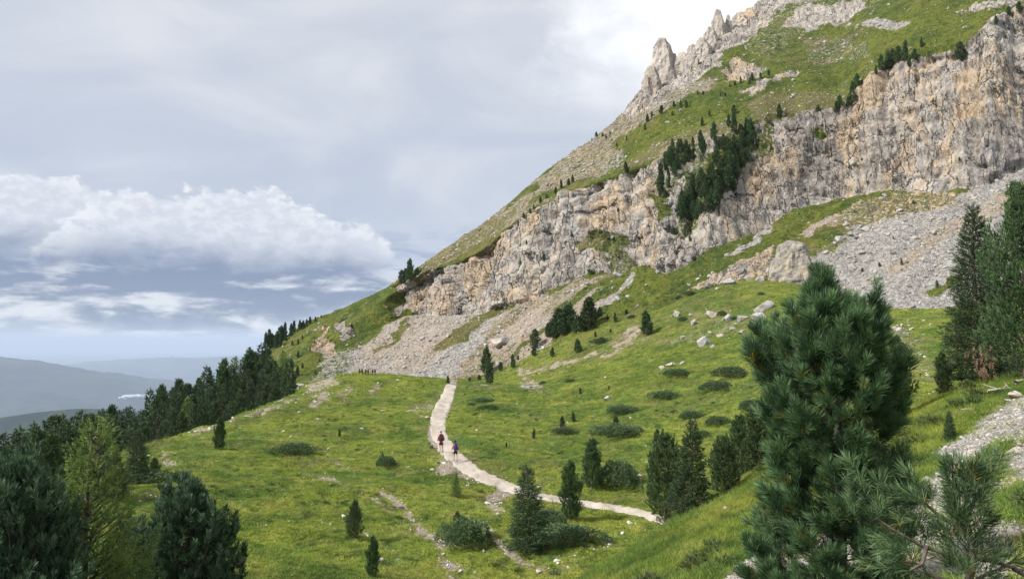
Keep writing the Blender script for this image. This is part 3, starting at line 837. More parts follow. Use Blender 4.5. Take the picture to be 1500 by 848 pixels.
def conifer(kind, H, R, nb, nsh, K, nl, wd, seed, kite=False, sl=0.1, lo=0.04, yellow=0.0, lean=0.0, shape=None):
    """a conifer of height H: wood (V, F) and needles (V, F, tint)"""
    rng = np.random.default_rng(seed)
    wood = []
    tz = np.linspace(0, 1, 9)
    bend = np.stack([lean * tz ** 2 + 0.012 * H * np.sin(tz * 5 + seed), 0.012 * H * np.cos(tz * 4.2 + seed), tz * H * 0.985], -1)
    wood.append(tube(bend - np.array([bend[0, 0], bend[0, 1], 0.12 * (H > 1)]), 0.020 * H * (1 - tz * 0.94) + 0.002 * H, 8))
    P_, A_, = [], []
    lens = []
    br = []
    lop = rng.uniform(0, 2 * np.pi); lob = 0.16 if kind == 'pine' else 0.08
    for i in range(nb):
        t = (i + rng.random()) / nb
        h = H * (lo + (0.985 - lo) * t ** 0.92)
        if kind == 'spruce' or kind == 'larch':
            h = H * (lo + (0.985 - lo) * (np.floor(t * nb / 5.0) + 0.25 * rng.random()) / (nb / 5.0))
        tt_ = h / H
        azm = i * 2.39996 + rng.normal(0, .35)
        if kind == 'pine':
            L = R * (1 - tt_ ** 2.3) ** 0.8 * (0.74 + 0.26 * min(1, tt_ * 4)) + 0.02 * H
            p0, p1 = math.radians(8 + 40 * tt_), math.radians(42 + 38 * tt_)
        if kind == 'pine' and shape:
            L = R * np.interp(tt_, *zip(*shape))
            p0, p1 = math.radians(4 + 26 * tt_), math.radians(26 + 44 * tt_)
        if kind == 'spruce':
            L = R * (1 - tt_) ** 0.86 * (0.86 + 0.14 * min(1, tt_ * 6)) + 0.012 * H
            p0, p1 = math.radians(-16 + 46 * tt_ ** 1.5), math.radians(2 + 48 * tt_ ** 1.5)
        elif kind == 'larch':
            L = R * (1 - tt_) ** 0.9 + 0.012 * H
            p0, p1 = math.radians(6 + 30 * tt_), math.radians(22 + 40 * tt_)
        L *= rng.uniform(0.72, 1.15) * (1 + lob * math.sin(azm * 2 + lop + 3 * tt_) + lob * math.sin(tt_ * 17 + lop + azm))
        s = np.linspace(0, 1, 6)
        pit = p0 + (p1 - p0) * s
        hd = np.array([math.cos(azm), math.sin(azm), 0])
        seg = L / 5
        pts = np.zeros((6, 3))
        for k in range(1, 6):
            pts[k] = pts[k - 1] + seg * (hd * math.cos(pit[k]) + np.array([0, 0, math.sin(pit[k])]))
        c = np.array([np.interp(tt_, tz, bend[:, 0]), np.interp(tt_, tz, bend[:, 1]), h])
        pts = pts + c
        br.append((pts, L, hd, tt_))
        lens.append(L)
    lens = np.array(lens)
    cnt = np.maximum(2, np.round(nsh * lens ** 1.25 / (lens ** 1.25).sum())).astype(int)
    for (pts, L, hd, tt_), c_ in zip(br, cnt):
        wood.append(tube(pts, np.linspace(0.0048, 0.0010, 6) * (0.4 * H + L), 4))
        s = rng.random(c_) ** (0.48 if shape else 0.62) if kind == 'pine' else rng.random(c_) ** 0.72
        s = 0.12 + 0.88 * s
        s[0] = 1.0
        q = np.stack([np.interp(s * 5, np.arange(6), pts[:, k]) for k in range(3)], -1)
        tan = unit(np.stack([np.interp(np.minimum(s * 5 + .5, 5), np.arange(6), pts[:, k]) - np.interp(np.maximum(s * 5 - .5, 0), np.arange(6), pts[:, k]) for k in range(3)], -1))
        side = np.array([-hd[1], hd[0], 0])
        lat = rng.uniform(-1, 1, c_) * (1.08 - s * 0.72)
        if kind == 'pine':
            off = side * (lat * L * (0.30 if shape else 0.42))[:, None] + np.array([0, 0, 1]) * (rng.normal(0.05, .10 if shape else .16, c_) * L * (1.1 - s * .6))[:, None]
            axis = unit(tan * 0.7 + side * (lat * 0.75)[:, None] + np.array([0, 0, 0.55]) + rng.normal(0, .28, (c_, 3)))
        else:
            dr = -0.16 if kind == 'spruce' else -0.05
            off = side * (lat * L * 0.46)[:, None] + np.array([0, 0, 1]) * ((dr * np.abs(lat) + rng.normal(0, .045, c_)) * L)[:, None]
            axis = unit(tan * 0.85 + side * (lat * 0.8)[:, None] + np.array([0, 0, -0.12 if kind == 'spruce' else 0.1]) + rng.normal(0, .18, (c_, 3)))
        P_.append(q + off); A_.append(axis)
    # leader
    P_.append(np.tile(bend[-1], (3, 1)) - np.array([[0, 0, 0], [0, 0, 0.02 * H], [0, 0, 0.045 * H]])); A_.append(np.tile([[0, 0, 1.0]], (3, 1)))
    P_ = np.concatenate(P_); A_ = np.concatenate(A_)
    keep = P_[:, 2] > 0.02 * H
    P_, A_ = P_[keep], A_[keep]
    slr = sl * rng.uniform(0.7, 1.25, len(P_))
    sp = (22, 58) if kind == 'pine' else (35, 75)
    V, f, t = shoots(P_, A_, slr, K, nl, wd, rng, kite, sp, 0.35, 0.08 if kind == 'larch' else 0.0, yellow)
    return join(wood), (V, f, t)

PROTO = {}
def proto_parts(key, kind, mat, **kw):
    (wv, wf), (V, f, t) = conifer(kind, **kw)
    wo_ = mesh_obj('trunk', wv, wf, M_BARK, smooth=True)
    cr = mesh_obj('crown', V, f, mat)
    attr(cr, 'tint', t)
    for o in (wo_, cr):
        col.objects.unlink(o)
    PROTO.setdefault(key, []).append((wo_.data, cr.data, float(np.percentile(V[:, 2], 99.97)), kw['R']))
def proto_single(key, kind, mat, **kw):
    (wv, wf), (V, f, t) = conifer(kind, **kw)
    wf = np.concatenate([wf[:, [0, 1, 2]], wf[:, [0, 2, 3]]])
    VV = np.concatenate([V, wv]); FF = np.concatenate([f, wf + len(V)])
    o = mesh_obj('tree', VV, FF, [mat, M_BARK])
    attr(o, 'tint', np.concatenate([t, np.zeros(len(wv))]))
    mi = np.zeros(len(FF), np.int32); mi[len(f):] = 1
    o.data.polygons.foreach_set('material_index', mi)
    col.objects.unlink(o)
    PROTO.setdefault(key, []).append((o.data, None, float(np.percentile(V[:, 2], 99.9)), kw['R']))
for s_ in range(4):
    proto_single('pine_far', 'pine', M_PINE, H=6.0, R=(1.25, 1.45, 1.1, 1.6)[s_], nb=90, nsh=820, K=8, nl=0.30, wd=0.10, seed=10 + s_, sl=0.30, lo=.01)
for s_ in range(3):
    proto_single('spruce_far', 'spruce', M_SPRUCE, H=8.0, R=(1.45, 1.7, 1.3)[s_], nb=110, nsh=1250, K=8, nl=0.28, wd=0.10, seed=30 + s_, sl=0.34, lo=.02)
proto_single('larch_far', 'larch', M_LARCH, H=6.0, R=1.3, nb=90, nsh=800, K=8, nl=0.24, wd=0.07, seed=39, sl=0.3)
for s_ in range(3):
    proto_parts('pine', 'pine', M_PINE, H=4.0, R=(1.05, 0.9, 1.2)[s_], nb=150, nsh=2300, K=15, nl=0.125, wd=0.024, seed=50 + s_, sl=0.14, lo=.005)
for s_ in range(2):
    proto_parts('spruce', 'spruce', M_SPRUCE, H=5.2, R=(1.45, 1.2)[s_], nb=230, nsh=5200, K=12, nl=0.080, wd=0.027, seed=60 + s_, sl=0.18, lo=.01)
proto_parts('pine_big', 'pine', M_PINE, H=9.0, R=2.3, nb=300, nsh=7500, K=15, nl=0.14, wd=0.028, seed=72, sl=0.19, lo=.03)
proto_parts('spruce_big', 'spruce', M_SPRUCE, H=9.0, R=2.3, nb=380, nsh=11500, K=12, nl=0.085, wd=0.028, seed=73, sl=0.21, lo=.05)
proto_parts('larch', 'larch', M_LARCH, H=5.5, R=1.5, nb=280, nsh=6800, K=17, nl=0.055, wd=0.012, seed=75, sl=0.18)
for s_ in range(2):
    proto_parts('pine_round', 'pine', M_PINE_DEEP, H=4.4, R=(1.5, 1.45)[s_], nb=260, nsh=4200, K=30, nl=0.10, wd=0.014, seed=80 + s_, sl=0.12, kite=True, lo=.0)
proto_parts('pine_front', 'pine', M_PINE_BLUE, H=3.35, R=0.84, nb=130, nsh=2450, K=84, nl=0.112, wd=0.0052, seed=95, kite=True, sl=0.12, yellow=0.05, lo=.0, shape=[(0,.74),(.15,.78),(.33,.70),(.42,.66),(.5,.92),(.6,1),(.70,.80),(.79,.50),(.86,.32),(.93,.15),(1,.05)])

rt = random.Random(5)
def tree_at(loc, h, key, name, label, cat, group=None, wide=1.0, idx=None, rz=None):
    """a tree of height h standing at loc"""
    P = PROTO[key]
    me, cr, H0, R0 = P[rt.randrange(len(P)) if idx is None else idx % len(P)]
    k = h / H0
    z = rt.uniform(0, 6.28) if rz is None else rz
    if cr is None:
        o = bpy.data.objects.new(name, me)
        col.objects.link(o)
    else:
        o = empty(name)
        for nm, d in (('trunk', me), ('crown', cr)):
            c = bpy.data.objects.new(nm, d)
            col.objects.link(c)
            c.parent = o
    o.location = loc
    o.rotation_euler = (rt.uniform(-.03, .03), rt.uniform(-.03, .03), z)
    o.scale = (k * wide, k * wide, k)
    return tag(o, label, cat, group)
def tree_px(u, v, hpx, key, name, label, cat='pine tree', group=None, wide=1.0, idx=None, sheets=None, depth=None):
    """base at a photo pixel on the ground (or at a given depth in that column when the base is hidden)"""
    if depth is None:
        p = hit_px(u, v, sheets or GROUNDS)
        if p is None:
            return None
        h = hpx * p.y / F
    else:
        x = ray(u, 500)[0] * depth
        p = drop(x, depth, sheets or GROUNDS)
        top = ray(u, v)[1] * depth
        h = top - p.z
    return tree_at((p.x, p.y, p.z - 0.03 * min(h, 2)), h, key, name, label, cat, group, wide, idx)

# ------------------------------------------------------------------ plants: placing
# in the meadow
tree_px(775,806,124,'spruce','spruce_tree','dark conical spruce standing beside the gravel path, spreading junipers at its foot','spruce',idx=0)
tree_px(835,761,88,'pine','stone_pine','dark narrow pine right beside the gravel path, next to the conical spruce',idx=1,wide=.95)
tree_px(866,715,74,'pine','stone_pine','dense oval pine uphill of the path with a juniper mat behind it',idx=0)
tree_px(519,787,56,'pine','stone_pine','small bushy pine alone on the grassy slope below the path',idx=2,wide=.95)
tree_px(546,843,60,'pine','stone_pine','thin young pine low on the slope, below the small bushy pine',idx=1,wide=.85)
tree_px(321,658,48,'pine','stone_pine','lone small pine on the open meadow in front of the forest edge',idx=0,wide=.9)
tree_px(974,766,135,'pine','stone_pine','bushy dark pine at the end of the path, leaning on a taller slender spruce',idx=2,wide=.92)
tree_px(1014,752,140,'spruce','spruce_tree','slender spruce with a thin top close behind the bushy dark pine',"spruce",idx=1,wide=.95)
tree_px(962,659,32,'pine','stone_pine','very small pine on the meadow uphill of the slender spruce',idx=0)
tree_px(1062,722,88,'pine','stone_pine','roundish grey green pine at the foot of the grassy bank, lowest of three',idx=2,wide=1.15)
tree_px(1086,704,98,'pine','stone_pine','dark pine standing in the middle of three behind the grassy bank',idx=0,wide=1.05)
tree_px(1114,692,108,'pine','stone_pine','tallest of three dark pines behind the bank, next to the big foreground pine',idx=1,wide=1.2)
tree_px(1312,612,124,'pine','stone_pine','dark pine half hidden behind the big long-needled foreground pine',idx=0,wide=.95)
tree_px(1382,579,66,'pine','stone_pine','short dark pine at the foot of the two tall dark conifers',idx=1,wide=.95)
t_ = tree_px(1434,560,264,'spruce_big','spruce_tree','tall dark spruce with a pointed top on the edge of the hillside','spruce',wide=.92)
TALL = t_
tree_px(1504,556,296,'pine_big','stone_pine','tallest dark pine, standing close against the tall spruce on the hillside',wide=.95)
tree_px(1391,646,46,'spruce','spruce_tree','tiny pale spruce on the grassy hillside beside the stones','spruce',idx=1,wide=1.0)
tree_px(668,727,37,'larch','larch_tree','thin young larch sapling at the edge of the gravel path','larch',wide=.9)
tree_px(670,778,30,'pine','stone_pine','little pine growing out of a round juniper mound')
tree_px(902,625,17,'pine','stone_pine','little pine growing out of a wide flat juniper mat',wide=1.2)
for u, v, h in [(560,690-14,14),(824,630,22),(840,628-10,16),(782,642,14),(497,640,12),(850,577,10),(892,572,8),(742,655,8)]:
    tree_px(u, v, h, 'pine', 'stone_pine', 'knee high pine sapling standing in the meadow grass', group='pine saplings in the meadow', wide=.9)
# foreground, left: bases below the frame
tree_px(290,690,0,'pine_round','stone_pine','round bushy pine rising from the lower slope beside the pale larch',depth=19.0,idx=0,wide=.93)
tree_px(22,650,0,'pine_round','stone_pine','big dense blue green pine next to the pale larch',depth=15.0,idx=1,wide=.8)
tree_px(138,610,0,'larch','larch_tree','pale yellow green larch with a feathery pointed top among dark pines','larch',depth=16.5,wide=1.05)
tree_px(205,752,0,'pine_round','stone_pine','low dark pine squeezed between the pale larch and the round bushy pine',depth=23,idx=1,wide=.8)
tree_px(208,626,0,'spruce','spruce_tree','dark ragged spruce at the forest edge with a juniper mat at its foot','spruce',depth=50,wide=1.05,idx=0)
for u, v, d_, k_ in [(84,632,42,'pine'),(62,655,36,'pine'),(160,640,46,'pine'),(176,655,44,'spruce'),(118,640,48,'pine'),(20,655,40,'pine'),(232,668,52,'pine')]:
    tree_px(u, v, 0, k_, 'stone_pine' if k_ == 'pine' else 'spruce_tree', 'dark conifer crowded behind the pale larch at the forest edge', 'conifer', 'conifers behind the larch', depth=d_, wide=1.05)
# the forest below the left flank: trees by the tops that show
FOREST = [(100,614,92),(112,608,104),(140,604,100),(155,600,108),(178,602,112),(72,614,96),(25,626,88),(128,612,96),(146,616,90),(165,612,96),(90,618,86),(200,608,108),(60,622,84),(45,628,80),(10,628,95),(38,620,98),(54,614,104),(84,606,110),(98,607,115),(123,600,118),(133,606,112),(150,604,116),(167,591,124),(187,597,128),(196,594,132),(207,600,125),(222,570,135),(232,578,128),(242,562,140),(252,570,134),(264,553,142),(279,560,146),(291,552,150),(302,536,154),(313,545,158),(322,540,165),(330,524,162),(340,534,168),(346,522,170),(356,525,176),(365,508,178),(374,514,186),(383,504,196),(392,508,200),(398,520,170),(405,531,158),(414,512,172),(423,524,160),
          (380,572,132),(392,560,140),(340,586,126),(319,586,118),(300,580,124),(285,590,116),(267,600,108),(255,596,118),(245,614,100),(356,570,136),(368,556,146),(328,562,140),(310,566,134),(275,580,128),(232,606,112),(214,616,104),(190,625,96),(176,622,104),(345,556,150),(385,540,160),(405,560,146),(418,548,152),(362,540,165),(300,560,145),(260,572,138),(240,588,126),(372,588,122),(330,600,112),(398,576,130),(425,556,140),(352,602,110)]
for i, (u, v, d_) in enumerate(FOREST):
    k_ = 'larch_far' if i in (38, 61, 46) else ('spruce_far' if rt.random() < 0.62 else 'pine_far')
    tree_px(u, v + (5 if u < 60 else 0), 0, k_, {'l': 'larch_tree', 's': 'spruce_tree', 'p': 'stone_pine'}[k_[0]], 'dark conifer in the dense forest below the left flank of the mountain', 'conifer', 'conifers of the forest below the mountain flank', depth=d_, wide=rt.uniform(.8, 1.12))
# skyline and mountain
def far_list(pts, label, group, key=None, wide=(.85, 1.1)):
    for u, v, h in pts:
        u, v, h = u + rt.uniform(-2.5, 2.5), v + rt.uniform(-2, 2), h * rt.uniform(.7, 1.2)
        k_ = key or 'pine_far'
        tree_px(u, v, h, k_, 'stone_pine', label, 'pine tree', group, wide=rt.uniform(*wide) * rt.choice((.9, 1.0, 1.25)), sheets=[mountain, meadow])
far_list([(456,475,14),(450,477,10),(446,480,15),(442,482,12),(438,485,17),(432,488,15),(428,490,20),(424,492,18),(419,496,22),(414,498,20),(409,501,24),(404,504,22),(399,507,26),(394,511,26),(389,514,28),(421,500,18),(411,507,20),(402,512,22),(462,471,9),(468,467,7)], 'small dark conifer on the grassy skyline above the forest', 'conifers along the left skyline')
far_list([(435,525,16),(441,541,9),(444,498,7),(452,512,6),(463,549,8),(470,530,6),(459,500,5),(478,551,6),(428,508,9),(437,506,8),(426,540,12),(433,552,14)], 'tiny conifer dotted over the green left flank of the mountain', 'tiny conifers on the left flank')
far_list([(589,417,26),(594,416,30),(599,417,34),(604,415,30),(609,414,30),(596,419,22),(613,411,24),(603,418,22)], 'tall thin pine in the clump above the first crag', 'pines above the first crag')
far_list([(802,492,26),(808,492,34),(815,490,38),(822,488,40),(829,482,38),(836,474,34),(826,490,30),(833,486,28),(811,496,22)], 'dark pine in the thick clump at the foot of the scree', 'clump of pines at the scree foot', wide=(1.1, 1.4))
far_list([(843,486,30),(855,484,36),(862,483,44),(866,470,26)], 'dark pine just right of the thick clump below the crags', 'pines beside the clump', wide=(1.1, 1.4))
for u, v, h, lab, wd_ in [(784,511,33,'broad dark pine on the crumbly bank below the thick clump',1.3),(718,561,47,'tall narrow pine in the dip behind the end of the path',.9),(713,548,36,'slim pine just behind the tall narrow pine in the dip',.9),
                          (810,524,18,'small pine standing alone below the crumbly bank',1.1),(946,491,50,'broad pine standing alone on the stony meadow below the crags',1.3),(1139,174,23,'lone dark pine on the grassy shelf above the great cliff',.95),
                          (849,516,24,'low sprawling pine below the thick clump on the green slope',1.7),(655,561,14,'small dark pine on the crest right beside the end of the path',1.1)]:
    far_list([(u, v, h)], lab, None, wide=(wd_, wd_))
far_list([(734,545,15),(751,541,15),(749,531,10),(686,558,10),(758,528,9),(782,522,14),(879,463,13),(902,474,15),(888,468,8),(915,462,8),(700,556,9),(871,494,9),(895,488,8)], 'small conifer dotted on the slope at the foot of the scree', 'small conifers at the scree foot', wide=(1.0, 1.4))
far_list([(1320,389,14),(1375,419,13),(1281,412,8),(1290,392,6),(1262,398,7),(1310,352,6),(1340,300,6),(1232,440,8)], 'tiny conifer growing out of the grey scree', 'tiny conifers on the grey scree', wide=(1.0, 1.3))
far_list([(872,201,8),(866,205,7),(881,200,8),(888,203,7),(893,196,6),(918,206,7),(905,214,7)], 'tiny dark pine near the stony skyline below the rock towers', 'tiny pines near the stony skyline')
far_list([(947,180,13),(957,173,10),(966,167,12),(972,160,8),(943,192,11),(983,170,8),(935,188,8)], 'small pine among stones on the brownish slope below the tallest tower', 'small pines below the tallest tower')
far_list([(989,159,13),(995,159,15),(1005,157,14)], 'small dark pine of a trio on the green slope below the towers', 'trio of pines on the green slope')
far_list([(1023,139,9),(1028,137,8),(1058,140,8),(1063,143,8),(1071,128,10),(1079,126,11),(1087,124,10),(1097,122,11),(1103,117,12),(1112,115,11),(1128,112,10)], 'small pine in the row along the rock band crossing the green slope', 'row of pines along the rock band')
far_list([(1037,171,14),(1030,184,16),(1073,169,14),(1200,164,12)], 'single small pine on the grass just above the crag groves', 'single pines above the groves')
far_list([(830,268,8),(822,276,14),(812,286,12),(800,293,12),(790,300,12),(782,306,10),(775,312,11),(768,318,10),(833,272,10),(838,268,12),(757,330,8)], 'small dark pine along the upper edge of the left crags', 'pines along the left crag edge')
far_list([(918,252,18)], 'lone upright pine on the edge of the middle crags', None)
far_list([(1225,166,20),(1230,160,18),(1240,158,20),(1250,150,28),(1246,156,22),(1254,128,18)], 'dark pine on the notch where the great cliff rim steps up', 'pines on the cliff rim step')
far_list([(1283,110,20),(1290,104,22),(1302,100,24),(1309,98,30),(1318,94,30),(1326,92,30),(1334,98,28),(1339,90,24),(1348,70,16)], 'dark pine in the clump on the rounded rim of the great cliff', 'clump of pines on the great cliff rim')
far_list([(1405,90,26),(1412,84,20)], 'dark pine of a close pair on the high rim of the great cliff', 'pair of pines on the high rim')
far_list([(1459,38,15),(1491,20,20),(1480,26,14)], 'small dark pine on the topmost corner of the great cliff', 'pines on the topmost cliff corner')
far_list([(797,385,12),(760,390,10),(838,345,10),(790,418,7),(1195,220,8),(1180,216,6),(1262,235,7),(1320,200,7),(1405,235,6),(985,345,14),(873,385,6),(770,360,8),(905,310,7),(1010,352,9)], 'little pine clinging to a ledge of the crags', 'little pines on crag ledges')
def grove(poly, n_, hr, label, group):
    us = [p[0] for p in poly]; vs = [p[1] for p in poly]
    k = 0
    while k < n_:
        u, v = rt.uniform(min(us), max(us)), rt.uniform(min(vs), max(vs))
        if inpoly(np.array([u]), np.array([v]), poly)[0]:
            far_list([(u, v, rt.uniform(*hr))], label, group, wide=(.85, 1.15))
            k += 1
grove([(996,326),(1004,285),(1040,255),(1052,235),(1066,205),(1082,190),(1098,185),(1098,225),(1092,250),(1076,282),(1042,312),(1020,328)], 88, (18, 31), 'dark pine in the thick grove climbing the gully between the crags', 'pines of the gully grove')
grove([(963,290),(966,250),(985,225),(1010,212),(1030,208),(1032,226),(1005,244),(985,262),(976,292)], 38, (16, 27), 'dark pine in the narrow grove along the upper crag edge', 'pines of the upper crag grove')
far_list([(1045,207,26),(1075,196,30),(1098,200,36),(1093,196,30),(1070,186,22),(1050,212,22),(1108,215,16)], 'dark pine standing above the gully grove', 'pines above the gully grove')

# junipers and dwarf pines: low spreading mats
def juniper_mesh(seed):
    rng = np.random.default_rng(seed)
    nsh = 1500
    a = rng.random(nsh) * 2 * np.pi; r = np.sqrt(rng.random(nsh))
    lob = 1 + 0.24 * np.sin(a * 3 + seed) + 0.17 * np.sin(a * 5 + 2 * seed) + 0.1 * np.sin(a * 9 + 3 * seed)
    x, y = r * lob * np.cos(a), r * lob * np.sin(a)
    hgt = np.sqrt(np.clip(1 - r ** 2.4, 0, 1)) * (0.72 + 0.55 * fbm(x * 2.2 + 9, y * 2.2, 0 * x + seed, 3, seed))
    z = hgt * np.maximum(rng.random(nsh) ** 0.45, 0.05) - 0.04
    P = np.stack([x, y, z], -1)
    A = unit(np.stack([x * .7, y * .7, 0.55 + 0 * x], -1) + rng.normal(0, .3, (nsh, 3)))
    V, f, t = shoots(P, A, np.full(nsh, .10), 13, 0.085, 0.022, rng, False, (25, 70), 0.3)
    V[:, 2] = np.maximum(V[:, 2], -0.1)
    st = []
    for k in range(7):
        q = k * 0.9 + seed
        st.append(tube([(0, 0, -.1), (.35 * math.cos(q), .35 * math.sin(q), .18), (.75 * math.cos(q), .75 * math.sin(q), .22)], (.035, .025, .01), 4))
    wv, wf = join(st)
    o = mesh_obj('crown', V, f, M_JUNI); attr(o, 'tint', t); col.objects.unlink(o)
    q = mesh_obj('stem', wv, wf, M_BARK); col.objects.unlink(q)
    return o.data, q.data
JUN = [juniper_mesh(s_) for s_ in (1, 2, 3)]
def juniper(u, v, wpx, hpx, label, group=None):
    """mat centred on a pixel, its outline about wpx by hpx in the photo"""
    p = hit_px(u, v, [meadow, mountain])
    e = empty('juniper_bush', (p.x, p.y, p.z - 0.04), rt.uniform(0, 6.28))
    w_ = wpx * p.y / F / 2
    e.scale = (w_, w_ * 1.05, max(0.30, hpx * p.y / F * 0.85))
    k = rt.randrange(3)
    for nm, d in (('crown', JUN[k][0]), ('stem', JUN[k][1])):
        c = bpy.data.objects.new(nm, d); col.objects.link(c); c.parent = e
    return tag(e, label, 'juniper', group)
for u, v, a_, b_, lab in [(432,662,56,16,'flat juniper mat alone on the open left meadow'),(565,681,28,16,'small rounded juniper below the path on the open slope'),
                          (681,795,64,44,'round juniper mound with a little pine growing out of it'),(838,795,82,30,'broad flat juniper mat at the foot of the conical spruce'),(800,772,60,30,'juniper between the conical spruce and the narrow pine'),
                          (905,710,58,40,'dense juniper mat right behind the oval pine'),(905,637,66,20,'wide flat juniper mat with a little pine on top'),(205,706,90,20,'long juniper mat at the foot of the ragged spruce'),
                          (826,634,32,12,'small juniper with pine saplings beside it on the meadow')]:
    juniper(u, v, a_, b_, lab)
for u, v, a_, b_ in [(707,588,28,8),(717,598,28,7),(692,593,12,5),(911,604,42,14),(973,583,42,15),(993,549,46,11),(1051,571,50,16),(1072,552,48,18),(1051,621,34,14),(1013,612,34,13),(1030,640,26,12),(880,503,26,10),(872,650,16,6),(1098,600,30,18),(836,560,16,7),(795,562,10,5)]:
    juniper(u, v, a_, b_, 'low dark juniper mat on the meadow to the right of the path', 'juniper mats right of the path')
for u, v, a_, b_ in [(1010,431,18,7),(1000,470,14,8),(1058,462,12,9),(1075,468,10,7),(995,437,12,5),(925,466,12,6),(1115,432,10,5)]:
    juniper(u, v, a_, b_, 'small juniper among the boulders below the crags', 'junipers among the boulders')

# ------------------------------------------------------------------ foreground pine
a, b = ray(1216, 388)
YB = 7.0
gp = drop(a * YB, YB, [near])
tree_at((a * YB, YB, gp.z - 0.05), b * YB - gp.z + 0.05, 'pine_front', 'stone_pine', 'big long-needled green pine in the foreground, taller than its neighbours', 'pine tree', rz=0.9)
# small open pine with bare limbs in front of the stones
rng = np.random.default_rng(17)
YS = 4.2
a, b = ray(1412, 668)
gp = drop(a * YS, YS, [near])
sx, sz = a * YS, b * YS
sap = empty('stone_pine', (sx, YS, gp.z - .05))
tag(sap, 'small open pine sapling with bare grey limbs on the stony foreground slope', 'pine tree')
Hs = sz - gp.z + .05
tp = [(0,0,0),(.015,0,Hs*.3),(-.01,.02,Hs*.5),(.03,.0,Hs*.62),(.005,.0,Hs*.78),(0,0,Hs*.9)]
wood = [tube(tp, (.034,.028,.024,.017,.012,.006), 8)]
zb = (500 - 795) / F * YS - gp.z
tips = []
for pts in ([(0,0,zb-.02),(-.12,0,zb+.02),(-.22,.02,zb+.05),(-.38,.03,zb+.14),(-.45,.02,zb+.19)], [(0,0,zb+.0),(.13,0,zb-.02),(.26,-.02,zb-.06),(.42,-.02,zb-.03)],
            [(.22,-.02,zb-.05),(.3,-.05,zb-.1),(.36,-.05,zb-.17)], [(-.2,.02,zb+.05),(-.26,-.05,zb-.02),(-.33,-.06,zb-.05)], [(0,0,zb+.12),(-.1,.1,zb+.2),(-.2,.14,zb+.3)],
            [(0,0,zb+.2),(.1,.08,zb+.28),(.16,.1,zb+.36)], [(0,0,zb-.15),(-.14,.06,zb-.12),(-.3,.1,zb-.04)], [(0,0,zb-.2),(.1,.1,zb-.14),(.3,.12,zb-.06)]):
    wood.append(tube(pts, np.linspace(.014, .005, len(pts)), 6))
    if pts[0][2] > zb + .1 or pts[0][2] < zb - .1:
        tips += [(pts[-1], unit(np.array(pts[-1]) - np.array(pts[-2]))), (pts[-2], unit(np.array(pts[-1]) - np.array(pts[-2])))]
V, f = join(wood)
mesh_obj('trunk', V, f, M_BARK, sap, smooth=True)
Pp, Aa = [], []
for k in range(95):                     # tufted head
    h = Hs * (0.60 + 0.39 * rng.random() ** .9)
    an = rng.random() * 6.28
    r = .095 * (1.05 - (h / Hs - .60) / .42) * rng.random() ** .5 + .01
    Pp.append((r * math.cos(an), r * math.sin(an), h - .06)); Aa.append((math.cos(an) * .55, math.sin(an) * .55, .8))
for q, d in tips:
    for k in range(7):
        Pp.append(np.array(q) + rng.normal(0, .045, 3)); Aa.append(d + rng.normal(0, .35, 3))
for cx, cy, cz, n_ in ((-.30,.25,zb+.10,14), (-.16,.22,zb+.02,12), (-.40,.3,zb+.2,9), (.45,-.02,zb+.05,9), (-.30,.3,zb-.08,12)):
    for k in range(n_):
        q = np.array([cx, cy, cz]) + rng.normal(0, .065, 3)
        Pp.append(q); Aa.append(np.array([rng.normal(0, .4), rng.normal(0, .4) - .1, .8]))
V, f, t = shoots(np.array(Pp), unit(np.array(Aa)), np.full(len(Pp), .10), 44, 0.088, 0.0042, rng, True, (22, 66), 0.4, 0.0, 0.12)
cr = mesh_obj('crown', V, f, M_PINE_BLUE, sap)
attr(cr, 'tint', t)

# ------------------------------------------------------------------ gravel path
M_PATH, n = new_mat('path_gravel')
pos = n.node('ShaderNodeNewGeometry').outputs['Position']
p1_ = n.noise(pos, 0.8, 5, 0.6); p2_ = n.noise(pos, 9.0, 4, 0.7); p3_ = n.voro(pos, 7.0, out='Distance')
c = n.mix(n.ss(p1_, .35, .65), (0.315, 0.275, 0.232), (0.40, 0.358, 0.312))
c = n.mix(n.m('MULTIPLY', n.ss(p2_, .55, .75), .6), c, (0.45, 0.42, 0.375))
c = n.mix(n.m('MULTIPLY', n.ss(p2_, .45, .28), .5), c, (0.20, 0.172, 0.14))
finish(n, c, 0.95, n.m('ADD', p2_, p3_), 0.5, 0.05, 0.1)
PW = [(664,557,14),(660,570,16),(652,588,20),(646,600,22),(641,615,24),(640,630,25),(645,645,24),(656,660,23),(672,675,22),(692,690,19),(715,702,18),(742,713,14),(770,721,12),(800,729,10),(850,737,9),(900,744,9),(935,750,10),(965,759,11),(990,772,11)]
PW = np.array(PW, float)
arc = np.r_[0, np.cumsum(np.hypot(*np.diff(PW[:, :2], axis=0).T))]
sa = np.linspace(0, arc[-1], 340)
pc = np.stack([gsm(np.interp(sa, arc, PW[:, k]), 7) for k in range(3)], -1)
tg = unit(np.gradient(pc[:, :2], axis=0))
nm_ = np.stack([tg[:, 1], -tg[:, 0]], -1)
rows = []
for i in range(len(pc)):
    L_ = pc[i, :2] + nm_[i] * pc[i, 2] * .5; R_ = pc[i, :2] - nm_[i] * pc[i, 2] * .5
    l, r = hit_px(max(L_[0], 1), max(L_[1], 556), [meadow]), hit_px(R_[0], max(R_[1], 556), [meadow])
    if l is None or r is None or abs(l.y - r.y) > 9:
        continue
    rows.append((l, r))
Lp = np.array([tuple(a) for a, b in rows]); Rp = np.array([tuple(b) for a, b in rows])
for A_ in (Lp, Rp):
    for k in range(3):
        A_[:, k] = gsm(A_[:, k], 4)
NA = 15
ws = np.linspace(0, 1, NA)
PV = np.zeros((len(Lp), NA, 3))
jl = (fbm(np.arange(len(Lp)) * .35, np.zeros(len(Lp)), np.zeros(len(Lp)), 3, 3) - .5) * .2
